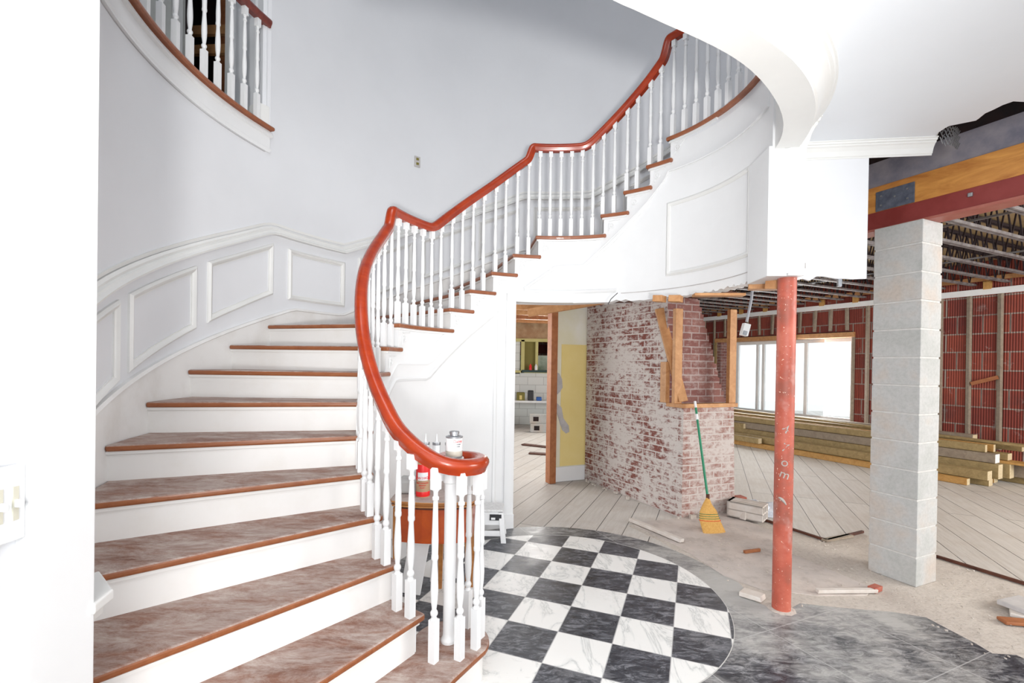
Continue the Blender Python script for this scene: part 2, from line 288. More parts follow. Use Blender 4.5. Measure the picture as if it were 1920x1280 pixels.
# ------------------------------------------------------------------ mesh helpers
class MB:
    def __init__(s): s.v = []; s.f = []; s.mi = []; s.cur = 0
    def face(s, idx): s.f.append(idx); s.mi.append(s.cur)
    def add(s, vs, fs):
        o = len(s.v); s.v += [tuple(v) for v in vs]
        for f in fs: s.face([i + o for i in f])
    def box(s, c, d, rz=0.0, rot=None):
        hx, hy, hz = d[0] / 2, d[1] / 2, d[2] / 2; vs = []
        for dz in (-hz, hz):
            for dx, dy in ((-hx, -hy), (hx, -hy), (hx, hy), (-hx, hy)):
                p = Vector((dx, dy, dz))
                if rot is not None: p = rot @ p
                elif rz: p = Vector((dx * cos(rz) - dy * sin(rz), dx * sin(rz) + dy * cos(rz), dz))
                vs.append((c[0] + p.x, c[1] + p.y, c[2] + p.z))
        s.add(vs, [(3, 2, 1, 0), (4, 5, 6, 7), (0, 1, 5, 4), (1, 2, 6, 5), (2, 3, 7, 6), (3, 0, 4, 7)]); return s
    def bar(s, a, b, wx, wz, up=(0, 0, 1)):
        a = Vector(a); b = Vector(b); t = (b - a); L = t.length; t.normalize(); u = Vector(up)
        if abs(t.dot(u)) > 0.99: u = Vector((1, 0, 0))
        sd = t.cross(u).normalized(); n = sd.cross(t).normalized()
        m = Matrix((t, sd, n)).transposed(); return s.box((a + b) / 2, (L, wx, wz), rot=m)
    def prism(s, poly, z0, z1, top=None):
        n = len(poly); A = sum(poly[i][0] * poly[(i + 1) % n][1] - poly[(i + 1) % n][0] * poly[i][1] for i in range(n))
        if A < 0: poly = poly[::-1]
        tp = poly if top is None else top
        vs = [(x, y, z0) for x, y in poly] + [(x, y, z1) for x, y in tp]
        s.add(vs, [list(range(n))[::-1], list(range(n, 2 * n))] + [(i, (i + 1) % n, n + (i + 1) % n, n + i) for i in range(n)]); return s
    def cyl(s, c, r0, r1, z0, z1, n=20):
        vs = [(c[0] + r0 * cos(2 * pi * i / n), c[1] + r0 * sin(2 * pi * i / n), z0) for i in range(n)]
        vs += [(c[0] + r1 * cos(2 * pi * i / n), c[1] + r1 * sin(2 * pi * i / n), z1) for i in range(n)]
        s.add(vs, [list(range(n))[::-1], list(range(n, 2 * n))] + [(i, (i + 1) % n, n + (i + 1) % n, n + i) for i in range(n)]); return s
    def lathe(s, c, prof, n=20):
        vs = []; fs = []
        for r, z in prof: vs += [(c[0] + r * cos(2 * pi * i / n), c[1] + r * sin(2 * pi * i / n), c[2] + z) for i in range(n)]
        for k in range(len(prof) - 1):
            for i in range(n): j = (i + 1) % n; fs.append((k * n + i, k * n + j, (k + 1) * n + j, (k + 1) * n + i))
        fs.append(list(range(n))[::-1]); fs.append(list(range((len(prof) - 1) * n, len(prof) * n)))
        s.add(vs, fs); return s
    def sweep(s, prof, frames, closed_prof=True, caps=True):
        """frames: (origin, side, up); prof: (a along side, b along up)"""
        n = len(prof); vs = []; fs = []
        for o, sd, up in frames:
            for a, b in prof: vs.append(Vector(o) + Vector(sd) * a + Vector(up) * b)
        for k in range(len(frames) - 1):
            for i in range(n if closed_prof else n - 1):
                j = (i + 1) % n; fs.append((k * n + i, k * n + j, (k + 1) * n + j, (k + 1) * n + i))
        if caps: fs.append(list(range(n))[::-1]); fs.append(list(range((len(frames) - 1) * n, len(frames) * n)))
        s.add(vs, fs); return s
    def tube(s, pts, r, n=8):
        pts = [Vector(p) for p in pts]; fr = []; prev = None
        for i, p in enumerate(pts):
            t = (pts[min(i + 1, len(pts) - 1)] - pts[max(i - 1, 0)]).normalized()
            if prev is None:
                u = Vector((0, 0, 1)) if abs(t.z) < 0.9 else Vector((1, 0, 0)); sd = t.cross(u).normalized()
            else: sd = (prev - t * prev.dot(t)).normalized()
            prev = sd; rr = r(i / (len(pts) - 1)) if callable(r) else r
            fr.append((p, sd * rr, t.cross(sd) * rr))
        return s.sweep([(cos(2 * pi * i / n), sin(2 * pi * i / n)) for i in range(n)], fr)
    def build(s, name, mats, parent=None, smooth=False, bevel=0, seg=2, recalc=True, split=None, world=None):
        me = bpy.data.meshes.new(name); me.from_pydata(s.v, [], s.f)
        if not isinstance(mats, (list, tuple)): mats = [mats]
        for m in mats: me.materials.append(m)
        for p, i in zip(me.polygons, s.mi): p.material_index = i
        bm = bmesh.new(); bm.from_mesh(me)
        if recalc: bmesh.ops.recalc_face_normals(bm, faces=bm.faces)
        uvl = bm.loops.layers.uv.new('UVMap')
        for f in bm.faces:
            nrm = f.normal
            if abs(nrm.z) < 0.7:
                h = Vector((-nrm.y, nrm.x, 0)); h = h.normalized() if h.length > 1e-6 else Vector((1, 0, 0))
                if h.x < 0 or (abs(h.x) < 1e-6 and h.y < 0): h = -h
                for l in f.loops: l[uvl].uv = (l.vert.co.dot(h), l.vert.co.z)
            else:
                for l in f.loops: l[uvl].uv = (l.vert.co.x, l.vert.co.y)
        if smooth:
            for f in bm.faces: f.smooth = True
            for e in bm.edges:
                if len(e.link_faces) == 2 and e.calc_face_angle(0) > rad(35): e.smooth = False
        bm.to_mesh(me); bm.free()
        o = bpy.data.objects.new(name, me); COL.objects.link(o)
        if parent is not None:
            o.parent = parent; o.matrix_parent_inverse = Matrix.Translation(parent.location).inverted() if world is None else Matrix()
        if bevel:
            md = o.modifiers.new('b', 'BEVEL'); md.width = bevel; md.segments = seg; md.limit_method = 'ANGLE'; md.angle_limit = rad(40)
        return o
def thing(name, label, cat, loc=(0, 0, 0), group=None, kind=None):
    o = bpy.data.objects.new(name, None); COL.objects.link(o); o.location = loc; o.empty_display_size = 0.1
    return tag(o, label, cat, group, kind)
def tag(o, label, cat, group=None, kind=None):
    o['label'] = label; o['category'] = cat
    if group: o['group'] = group
    if kind: o['kind'] = kind
    return o
def struct(o, label=None, cat=None):
    o['kind'] = 'structure'
    if label: o['label'] = label
    if cat: o['category'] = cat
    return o
def text_mesh(txt, size, thick=0.0006):
    cu = bpy.data.curves.new('t', 'FONT'); cu.body = txt; cu.size = size; cu.extrude = thick; cu.align_x = 'CENTER'; cu.align_y = 'CENTER'
    o = bpy.data.objects.new('t', cu); COL.objects.link(o); bpy.context.view_layer.update()
    dg = bpy.context.evaluated_depsgraph_get(); me = bpy.data.meshes.new_from_object(o.evaluated_get(dg))
    bpy.data.objects.remove(o); bpy.data.curves.remove(cu); return me
def text_on_cyl(name, txt, size, c, r, ang, z, mat, parent, turn=0.0):
    """lettering wrapped round a vertical cylinder, facing direction ang"""
    me = text_mesh(txt, size)
    for v in me.vertices:
        x, y = v.co.x * cos(turn) - v.co.y * sin(turn), v.co.x * sin(turn) + v.co.y * cos(turn)
        a = ang + x / r; rr = r + 0.0008 + v.co.z
        v.co = (c[0] + rr * cos(a), c[1] + rr * sin(a), z + y)
    me.materials.append(mat); o = bpy.data.objects.new(name, me); COL.objects.link(o); o.parent = parent
    o.matrix_parent_inverse = Matrix.Translation(parent.location).inverted(); return o
# ray helpers used to place flat outlines at real depths
def unproj(x, y, z):
    d = _M.transposed() @ Vector(((x - 960) / F_PX, (y - CY_PX) / F_PX, 1)); t = (z - EYE) / d.z; return (d.x * t, d.y * t)
def at_depth(x, y, Y):
    d = _M.transposed() @ Vector(((x - 960) / F_PX, (y - CY_PX) / F_PX, 1)); t = Y / d.y; return (d.x * t, Y, EYE + d.z * t)

# ------------------------------------------------------------------ stair geometry
CX, CYY = 0.34, 3.16
RI, RO = 1.26, 2.50          # string face and outer wall
RISE = 0.1805
NA = {1: 243.5, 2: 234, 3: 225, 4: 215.8, 5: 206.5, 6: 197.8, 7: 189.2, 8: 180.6, 9: 172, 10: 163.5, 11: 135.5, 12: 126, 13: 116, 14: 106.5, 15: 96.5, 16: 69, 17: 59.5, 18: 50, 19: 41.5}
WA = dict(NA); WA.update({1: 245, 2: 236, 3: 227.2, 4: 218.2, 5: 209.3, 6: 200, 7: 190.5, 8: 181, 9: 171.5, 10: 162.5})
def P(th, R, z=None):
    x, y = CX + R * cos(rad(th)), CYY + R * sin(rad(th)); return (x, y) if z is None else (x, y, z)
def interp(x, pts):
    if x <= pts[0][0]: return pts[0][1]
    for (a, b), (c, d) in zip(pts, pts[1:]):
        if x <= c: return b + (d - b) * (x - a) / (c - a)
    return pts[-1][1]
def pitch(th, A=NA):
    """nosing line height over the angle (flat on the two landings)"""
    pts = []
    for k in range(1, 20):
        if k in (11, 16): pts.append((A[k] + 9.4, (k - 1) * RISE))
        pts.append((A[k], k * RISE))
    return interp(th, sorted(pts))
def arc(a, b, R, step=2.0):
    n = max(1, int(abs(b - a) / step)); return [P(a + (b - a) * i / n, R) for i in range(n + 1)]
def cyl_wall(mb, a, b, R0, R1, z0, z1, step=2.0):
    """curved slab; z0 and z1 may be functions of the angle"""
    n = max(1, int(math.ceil(abs(b - a) / step))); fr = []
    for i in range(n + 1):
        th = a + (b - a) * i / n
        lo = z0(th) if callable(z0) else z0; hi = z1(th) if callable(z1) else z1
        fr.append([P(th, R0, lo), P(th, R1, lo), P(th, R1, hi), P(th, R0, hi)])
    vs = [p for f in fr for p in f]; fs = []
    for i in range(n):
        for j in range(4): k = (j + 1) % 4; fs.append((i * 4 + j, i * 4 + k, (i + 1) * 4 + k, (i + 1) * 4 + j))
    fs += [(3, 2, 1, 0), (n * 4, n * 4 + 1, n * 4 + 2, n * 4 + 3)]
    mb.add(vs, fs); return mb
def surf_sweep(mb, path, prof, inward, R, closed=False):
    """moulding on a cylinder of radius R; path of (angle, z); prof of (across, proud)"""
    pts = [Vector((th, z)) for th, z in path]; n = len(pts); k = pi / 180 * R; fr = []
    P2 = [Vector((p.x * k, p.y)) for p in pts]
    def nrm(v): v = v.normalized(); return Vector((-v.y, v.x))
    rings = []
    for i in range(n):
        if closed: a, b = P2[i - 1], P2[(i + 1) % n]
        else: a, b = P2[max(i - 1, 0)], P2[min(i + 1, n - 1)]
        d1 = (P2[i] - a) if (P2[i] - a).length > 1e-9 else (b - P2[i]); d2 = (b - P2[i]) if (b - P2[i]).length > 1e-9 else d1
        n1, n2 = nrm(d1), nrm(d2); m = (n1 + n2); m = m.normalized() if m.length > 1e-6 else n1
        sc = 1 / max(0.35, m.dot(n1)); ring = []
        for u, pr in prof:
            q = P2[i] + m * (u * sc); ring.append(P(q.x / k, R - pr if inward else R + pr, q.y))
        rings.append(ring)
    m_ = len(prof); vs = [p for r in rings for p in r]; fs = []
    for i in range(n if closed else n - 1):
        i2 = (i + 1) % n
        for j in range(m_): jj = (j + 1) % m_; fs.append((i * m_ + j, i * m_ + jj, i2 * m_ + jj, i2 * m_ + j))
    if not closed: fs += [list(range(m_))[::-1], list(range((n - 1) * m_, n * m_))]
    mb.add(vs, fs); return mb
def dense(path, step=2.0):
    out = []
    for a, b in zip(path, path[1:]):
        n = max(1, int(abs(b[0] - a[0]) / step))
        out += [(a[0] + (b[0] - a[0]) * i / n, a[1] + (b[1] - a[1]) * i / n) for i in range(n)]
    return out + [path[-1]]

# tile grid origin (a corner read in the floor)
G0 = unproj(900 + 180 * 560 / 1920, 960 + 695 * 560 / 1920, 0)
checkm = mat_marble('checkered_marble', True); darkm = mat_marble('dark_marble', False)

# ================================================================== SETTING
# floors
mb = MB(); mb.prism([(-6, -2), (14, -2), (14, 17), (-6, 17)], -0.12, -0.003); struct(mb.build('floor', boardsm), 'pale dusty diagonal floorboards of the gutted rooms', 'floor')
rub = [(1.12, 4.48), (1.67, 4.72), (2.30, 4.98), (2.48, 4.68), (2.76, 4.13), (3.25, 4.36), (3.33, 4.0), (3.44, 3.80), (3.64, 3.33), (4.3, 2.0), (4.3, 0.4), (2.6, 0.4), (2.2, 2.6), (1.5, 2.8), (1.40, 3.80), (1.3, 4.1)]
mb = MB(); mb.prism(rub, -0.02, -0.0015); struct(mb.build('floor_rubble', rubblem), 'dusty beige mortar dust where the floor was broken out', 'floor')
conc = [(1.17, 4.55), (1.68, 4.70), (2.25, 4.90), (2.42, 4.40), (2.28, 3.9), (2.52, 3.27), (2.40, 3.16), (2.05, 3.14), (1.92, 3.18), (1.72, 3.22), (1.56, 3.42), (1.43, 3.96), (1.28, 4.25)]
mb = MB(); mb.prism(conc, -0.01, 0.004); struct(mb.build('floor_mortar_bed', concm), 'pinkish grey mortar bed slab in front of the chimney', 'floor')
dark = arc(150, 14, 1.25, 3) + [(1.62, 3.32), (1.60, 3.05), (1.70, 2.92), (1.88, 3.04), (2.12, 2.99), (2.40, 2.95), (2.56, 2.89), (2.60, 2.62), (2.60, 2.53), (2.72, 2.52), (2.74, 2.40), (3.0, 2.3), (3.2, 1.8), (3.2, -0.8), (-1.4, -0.8), (-1.4, 3.0)]
mb = MB(); mb.prism(dark, -0.01, -0.0005); struct(mb.build('floor_dark_marble', darkm), 'dark grey marble border of the hall floor, partly covered by dust', 'floor')
mb = MB(); mb.prism([(0.332 + 1.056 * cos(rad(t)), 3.135 + 1.056 * sin(rad(t))) for t in range(0, 360, 3)], -0.003, 0.0005)
struct(mb.build('floor_checkerboard', checkm), 'round checkerboard of white and black marble tiles', 'floor')
mb = MB(); fr = []
for t in range(0, 363, 3): a = rad(t); fr.append(((0.332 + 1.058 * cos(a), 3.135 + 1.058 * sin(a), -0.0016), (cos(a), sin(a), 0), (0, 0, 1)))
mb.sweep([(-0.002, -0.002), (0.002, -0.002), (0.002, 0.003), (-0.002, 0.003)], fr, caps=False); struct(mb.build('trim_1', mortarm))

# curved outer wall of the stairwell
mb = MB()
cyl_wall(mb, 163, 226, RO, RO + 0.12, 0, 3.22, 1)
cyl_wall(mb, 112, 163, RO, RO + 0.12, 0, 6.4, 1)
cyl_wall(mb, 62, 112, RO, RO + 0.12, 2.24, 6.4, 1)
cyl_wall(mb, -50, 62, RO, RO + 0.12, 3.36, 6.4, 1)
struct(mb.build('wall_back', wallp, smooth=True), 'tall curved white stairwell wall', 'wall')
# upper ceiling over the well
mb = MB(); mb.prism([(-5, 0.6), (5, 0.6), (5, 7), (-5, 7)], 6.4, 6.5); struct(mb.build('ceiling_upper', ceilp))
mb = MB(); mb.prism([(-5, 0.5), (5, 0.5), (5, 0.6), (-5, 0.6)], 3.43, 6.4); mb.prism([(4.9, 0.6), (5, 0.6), (5, 7), (4.9, 7)], 3.43, 6.4); struct(mb.build('wall_upper', wallp))

# inner curved wall under the flight: face toward the round hall
DOORTH = 104.3; HEAD = 2.09
mb = MB()
_rg = [random.uniform(-0.004, 0.004) + (random.uniform(0.008, 0.022) if random.random() < 0.16 else 0) for _ in range(200)]
def ragged(th): return HEAD + _rg[int(round(th)) + 40]
seq = list(range(1, 20))
for k in range(2, 19):
    a, b = NA[k] - 1.4, NA[k + 1] - 1.4; top = k * RISE - 0.03
    if b >= DOORTH: cyl_wall(mb, a, b, RI, RI + 0.1, 0, top, 2)
    elif a > DOORTH: cyl_wall(mb, a, DOORTH, RI, RI + 0.1, 0, top, 2); cyl_wall(mb, DOORTH, b, RI, RI + 0.1, HEAD, top, 2)
    else: cyl_wall(mb, a, b, RI, RI + 0.1, ragged if a < 80 else HEAD, top, 2)
cyl_wall(mb, NA[19] - 1.4, -12, RI, RI + 0.1, ragged, 3.40, 1)
struct(mb.build('wall_center', white, smooth=True), 'curved white wall below the stair flight with broken lower edge', 'wall')
# soffit over the passage
mb = MB(); cyl_wall(mb, 40, 112, RI + 0.1, RO, 2.24, 2.27, 4); struct(mb.build('ceiling_soffit', darkw))
# door casing, plinth and header moulding on the curved face
casing = [(-0.045, 0), (-0.045, 0.012), (-0.03, 0.02), (0.03, 0.024), (0.045, 0.016), (0.045, 0)]
mb = MB(); surf_sweep(mb, [(DOORTH + 2.2, 0.0), (DOORTH + 2.2, 2.135)], casing, True, RI)
surf_sweep(mb, dense([(DOORTH + 4.2, 2.135), (80, 2.135)]), casing, True, RI)
mb2 = MB(); cyl_wall(mb2, DOORTH + 4.6, DOORTH, RI - 0.03, RI, 0, 0.13, 1)
struct(mb.build('trim_2', white, smooth=True), 'white casing round the door opening', 'trim'); struct(mb2.build('baseboard_center', white))
# jamb lining
mb = MB(); p = P(DOORTH, RI - 0.005); q = P(DOORTH, RI + 0.13); d = Vector((q[0] - p[0], q[1] - p[1])).normalized(); s_ = Vector((d.y, -d.x))
mb.prism([(p[0], p[1]), (q[0], q[1]), (q[0] - s_.x * .02, q[1] - s_.y * .02), (p[0] - s_.x * .02, p[1] - s_.y * .02)], 0, HEAD + 0.02); struct(mb.build('trim_3', white))
# panels and raked mouldings on the string face
pm = [(-0.018, 0), (-0.018, 0.006), (-0.004, 0.016), (0.010, 0.012), (0.018, 0.004), (0.018, 0)]
band = [(-0.05, 0), (-0.05, 0.006), (0.03, 0.006), (0.042, 0.014), (0.05, 0.012), (0.05, 0)]
mb = MB()
path = [(th, pitch(th) - 0.26) for th in range(228, 42, -2)] + [(th, 3.43 - 0.235) for th in range(42, -10, -3)]
surf_sweep(mb, path, band, True, RI); struct(mb.build('trim_4', white, smooth=True), 'raked moulding running under the stair brackets', 'trim')
mb = MB()
low = [(th, pitch(th) - 0.42) for th in range(200, 113, -2)]; low[-1] = (113, pitch(113) - 0.42)
surf_sweep(mb, low + [(113, 0.22)] + dense([(111.9, 0.22), (200, 0.22)], 4)[1:], pm, True, RI, closed=True)
struct(mb.build('trim_5', white, smooth=True), 'large moulded panel under the lower landing', 'trim')
mb = MB()
up = [(97.5, 2.22)] + dense([(84, 2.43), (78, 2.43)], 3)
up = [(101, 2.215), (88, 2.42), (84, 2.43), (76, 2.43), (66, 2.60), (57, 2.78), (49, 2.94)]
surf_sweep(mb, dense(up, 2) + [(48, 2.94), (47.5, 2.22)] + dense([(49, 2.215), (99, 2.20)], 3), pm, True, RI, closed=True) if False else surf_sweep(mb, dense(up, 2), pm, True, RI)
surf_sweep(mb, dense([(101, 2.195), (62, 2.195)], 3), pm, True, RI)
struct(mb.build('trim_6', white, smooth=True), 'raked panel moulding above the door opening', 'trim')
mb = MB()
surf_sweep(mb, dense([(40.5, 2.87), (2.6, 2.87)], 2) + [(2.6, 2.29)] + dense([(3.2, 2.29), (40.5, 2.29)], 2)[0:], pm, True, RI, closed=True)
struct(mb.build('trim_7', trimp, smooth=True), 'curved rectangular wall panel left of the pilaster', 'trim')
mb = MB()
surf_sweep(mb, dense([(60, 2.165), (0, 2.165)], 3), [(-0.002, 0), (-0.002, 0.004), (0.004, 0.004), (0.004, 0)], True, RI); struct(mb.build('trim_8', bareplast))

# wainscot on the outer curved wall
RAILP = [(-0.035, 0), (-0.035, 0.012), (-0.02, 0.022), (-0.005, 0.018), (0.0, 0.03), (0.014, 0.034), (0.024, 0.05), (0.035, 0.048), (0.035, 0)]
mb = MB(); path = [(th, pitch(th, WA) + 0.80) for th in [t / 2 for t in range(452, 100, -3)]]
path = [(t, pitch(t + 1.4, WA) + 0.80 + (0.01 if t > 162 else 0)) for t, _ in path]
surf_sweep(mb, path, RAILP, True, RO); surf_sweep(mb, [(t, z + 0.055) for t, z in path], [(-0.01, 0), (-0.01, 0.012), (0.01, 0.008), (0.01, 0)], True, RO)
struct(mb.build('trim_9', trimp, smooth=True), 'moulded chair rail stepping up along the curved stair wall', 'trim')
def skirt(t):
    return interp(t, [(156, 10 * RISE + 0.155), (226, 0.885)]) if t > 156 else pitch(t + 1.0, WA) + 0.155
mb = MB(); cyl_wall(mb, 226, 46, RO - 0.02, RO, lambda t: max(0, pitch(t, WA) - 0.25), skirt, 1.5)
surf_sweep(mb, [(th, skirt(th) + 0.005) for th in [t / 2 for t in range(452, 92, -3)]], [(-0.012, 0), (-0.012, 0.022), (0.006, 0.03), (0.012, 0.022), (0.012, 0)], True, RO)
struct(mb.build('baseboard_back', skirtp, smooth=True), 'scuffed white skirt board following the stairs on the curved wall', 'baseboard')
PF = [(-0.022, 0), (-0.022, 0.012), (-0.008, 0.024), (0.008, 0.018), (0.016, 0.008), (0.022, 0.008), (0.022, 0)]
nt_ = 10
def wall_panel(a, b, i):
    m = MB(); lo, hi = 0.265, 0.66
    t = dense([(a, 0), (b, 0)], 2)
    wp = lambda th: pitch(th + (2.2 if th > 150 else 1.4), WA) + (0.02 if th > 161 else 0); topl = [(th, wp(th) + hi) for th, _ in t]; botl = [(th, wp(th) + lo + (0.015 if th > 161 else 0)) for th, _ in t][::-1]
    surf_sweep(m, topl + botl, PF, True, RO, closed=True)
    struct(m.build('trim_%d' % i, trimp, smooth=True), 'moulded wainscot panel on the curved stair wall', 'trim')
for a, b in ((210, 196.7), (193.3, 179.3), (175.6, 161.5), (156.8, 143.7), (139.3, 126), (122.5, 109), (107, 97), (92, 74), (68, 56)):
    wall_panel(a, b, nt_); nt_ += 1

# hall ceiling, curved beam round the well, crown
def plan(pts, lo, hi, step=3):
    out = []; t = lo
    while (t >= hi - 1e-6): out.append((t, interp(t, sorted(pts)))); t -= step
    return out
inner = [(-60, 1.255), (-38, 1.225), (-22, 1.28), (-8, 1.27), (-84, 1.33), (-92, 1.42), (-110, 1.75), (-135, 2.15), (-160, 2.3), (-190, 2.45), (-70, 1.27)]
outer = [(-8, 1.40), (-25, 1.40), (-45, 1.385), (-60, 1.385), (-72, 1.405), (-84, 1.44), (-92, 1.53), (-110, 1.88), (-135, 2.28), (-160, 2.43), (-190, 2.58)]
BZ = 2.85; CZ = 3.0
mb = MB(); ths = [-4 - 2 * i for i in range(0, 58)]
fr = []
def smooth_fn(pts):
    sp = sorted(pts)
    return lambda t: sum(interp(min(-8, t + d_), sp) * w_ for d_, w_ in ((-14, .1), (-9, .15), (-4, .2), (0, .1), (4, .2), (9, .15), (14, .1)))
f_in, f_out = smooth_fn(inner), smooth_fn(outer)
for t in ths:
    ri, ro = f_in(t), f_out(t); fr.append([P(t, ri, BZ), P(t, ro, BZ), P(t, ro, 3.40), P(t, ri, 3.40)])
vs = [p for f in fr for p in f]; n = len(fr); fs = []
for i in range(n - 1):
    for j in range(4): k = (j + 1) % 4; fs.append((i * 4 + j, i * 4 + k, (i + 1) * 4 + k, (i + 1) * 4 + j))
fs += [(3, 2, 1, 0), tuple(range((n - 1) * 4, n * 4))]
mb.add(vs, fs); struct(mb.build('trim_30', trimp, smooth=True), 'curved white beam edging the round opening of the ceiling', 'beam')
crown = [(0, -0.150), (0.006, -0.150), (0.006, -0.137), (0.016, -0.130), (0.020, -0.115), (0.030, -0.085), (0.052, -0.055), (0.068, -0.045), (0.070, -0.032), (0.084, -0.028), (0.090, -0.012), (0.10, -0.010), (0.10, 0.0), (0, 0)]
mb = MB(); fr = [(P(t, f_out(t), CZ), (cos(rad(t)), sin(rad(t)), 0), (0, 0, 1)) for t in ths]
mb.sweep(crown, fr); struct(mb.build('trim_31', trimp, smooth=True), 'white crown moulding sweeping round the opening', 'moulding')
wl0, wl1 = (1.70, 3.20), (2.33, 3.115)      # plaster wall fragment line
d = Vector((wl1[0] - wl0[0], wl1[1] - wl0[1])).normalized(); nrm = Vector((d.y, -d.x))
def wl(t, off=0.0): return (wl0[0] + d.x * t + nrm.x * off, wl0[1] + d.y * t + nrm.y * off)
edge = [unproj(x, y, CZ) for x, y in ((1750, 262), (1757, 250), (1772, 240), (1780, 236), (1800, 232), (1830, 226), (1846, 213), (1862, 206), (1880, 197), (1900, 190), (1920, 191))]
poly = [P(t, f_out(t) + 0.02) for t in [2] + ths[:-1]][::-1] + [wl(0.0, -0.05), wl(1.0, -0.03)] + edge + [(3.1, 2.3), (3.3, 1.5), (3.3, -0.4), (-0.9, -0.4)]
mb = MB(); mb.prism(poly, CZ, CZ + 0.028); mb.prism(poly, CZ + 0.028, CZ + 0.04)
o = mb.build('ceiling', ceilp); struct(o, 'flat white hall ceiling with a torn edge at the right', 'ceiling')
# torn rim of the ceiling board
mb = MB(); rim = [unproj(x, y, CZ) for x, y in ((1752, 262), (1757, 250), (1772, 240), (1780, 236), (1800, 232), (1830, 226), (1846, 213), (1862, 206), (1880, 197), (1900, 190), (1920, 191))]
for a, b in zip(rim, rim[1:]): mb.bar((a[0], a[1], CZ + 0.022), (b[0], b[1], CZ + 0.022), 0.018, 0.036)
struct(mb.build('trim_32', trimp, bevel=0.004))
# pilaster and plaster wall stub with crown
pil = [(1.555, 2.905), (1.60, 2.80), (1.665, 2.835), (1.735, 2.815), (1.80, 2.87), (1.80, 3.2), (1.60, 3.2)]
mb = MB()
mb.prism([(1.553, 2.90), (1.668, 2.888), (1.68, 3.2), (1.58, 3.2)], 2.075, BZ + 0.02)
mb.prism([(1.668, 2.872), (1.762, 2.866), (1.775, 3.2), (1.67, 3.2)], 2.075, BZ + 0.02)
struct(mb.build('trim_33', white, bevel=0.003), 'white pilaster standing over the red steel post', 'pilaster')
mb = MB(); topz = CZ - 0.06
prof2 = []
n = 14
for i in range(n + 1):
    t = 0.02 + (0.63 - 0.02) * i / n; prof2.append((t, 2.105 + random.uniform(-0.008, 0.008) + (0.02 if 0.3 < t < 0.45 else 0)))
vs = []
for t, z in prof2: vs += [(*wl(t, 0), z), (*wl(t, -0.02), z), (*wl(t + (0.006 * sin(t * 50)), 0), topz), (*wl(t, -0.02), topz)]
fs = []
for i in range(n):
    a = i * 4; b = a + 4; fs += [(a, b, b + 2, a + 2), (a + 1, a + 3, b + 3, b + 1), (a, a + 1, b + 1, b), (a + 2, b + 2, b + 3, a + 3)]
fs += [(0, 2, 3, 1), (n * 4, n * 4 + 1, n * 4 + 3, n * 4 + 2)]
mb.add(vs, fs); mb.cur = 1; mb.box((*wl(0.24, 0.002), 2.20), (0.03, 0.004, 0.035), atan2(d.y, d.x)); mb.cur = 2
mb.box((*wl(0.47, -0.01), 2.085), (0.022, 0.022, 0.05), atan2(d.y, d.x))
struct(mb.build('wall_right', [wallp, bareplast, steelm]), 'torn white plaster wall stub right of the pilaster', 'wall')
mb = MB(); pr = [(a * 0.62, b * 0.66) for a, b in crown]
mb.sweep(pr, [((*wl(t, 0.0), CZ), (nrm.x, nrm.y, 0), (0, 0, 1)) for t in (0.0, 1.0)]); struct(mb.build('trim_34', trimp), 'straight white crown moulding broken off at its right end', 'moulding')
mb = MB()
pb = Vector((1.655, 2.88)); pc = Vector((1.77, 2.866)); n2 = Vector((-0.12, -0.993))
a_ = [(a * 0.95, b) for a, b in crown]
mb.sweep([(a, b) for a, b in a_], [((1.64, 2.885, CZ), (-0.55, -0.83, 0), (0, 0, 1)), ((1.762, 2.868, CZ), (0.35, -1.0, 0), (0, 0, 1)), ((1.775, 3.15, CZ), (1.0, -0.2, 0), (0, 0, 1))])
mb.prism([(1.60, 2.9), (1.762, 2.868), (1.775, 3.2), (1.62, 3.2)], BZ, CZ)
struct(mb.build('trim_35', trimp), 'crown moulding return wrapped over the pilaster', 'moulding')

# gallery floors
mb = MB(); cyl_wall(mb, NA[19] - 1.4, -5, RI, RO, 3.36, 3.425, 3)
for t0 in range(-5, -160, -5):
    a, b = t0, t0 - 5
    q = [P(a, interp(a, sorted(inner))), P(a, 3.0), P(b, 3.0), P(b, interp(b, sorted(inner)))]; mb.prism(q, 3.40, 3.425)
struct(mb.build('floor_gallery', wallp), None, None)
GA, GB = 162.3, 232
mb = MB(); cyl_wall(mb, GA, GB, RO - 0.018, RO + 0.1, 3.225, 3.40, 1); surf_sweep(mb, [(t, 3.375) for t in range(232, 161, -2)], [(-0.02, 0), (-0.01, 0.012), (0.02, 0.02), (0.025, 0)], True, RO - 0.018)
surf_sweep(mb, [(t, 3.25) for t in range(232, 161, -2)], [(-0.012, 0), (-0.004, 0.003), (0.004, 0.003), (0.012, 0)], True, RO - 0.018)
struct(mb.build('trim_36', white, smooth=True), 'white curved fascia below the left gallery edge', 'trim')
mb = MB(); cyl_wall(mb, GA - 0.3, GB, RO - 0.06, RO + 0.14, 3.40, 3.43, 2); struct(mb.build('trim_37', nosup, bevel=0.012, seg=3), 'varnished wooden nosing along the left gallery edge', 'nosing')
mb = MB(); cyl_wall(mb, 163, GB, RO + 0.12, 5.0, 3.38, 3.42, 3); struct(mb.build('floor_landing', wallp))
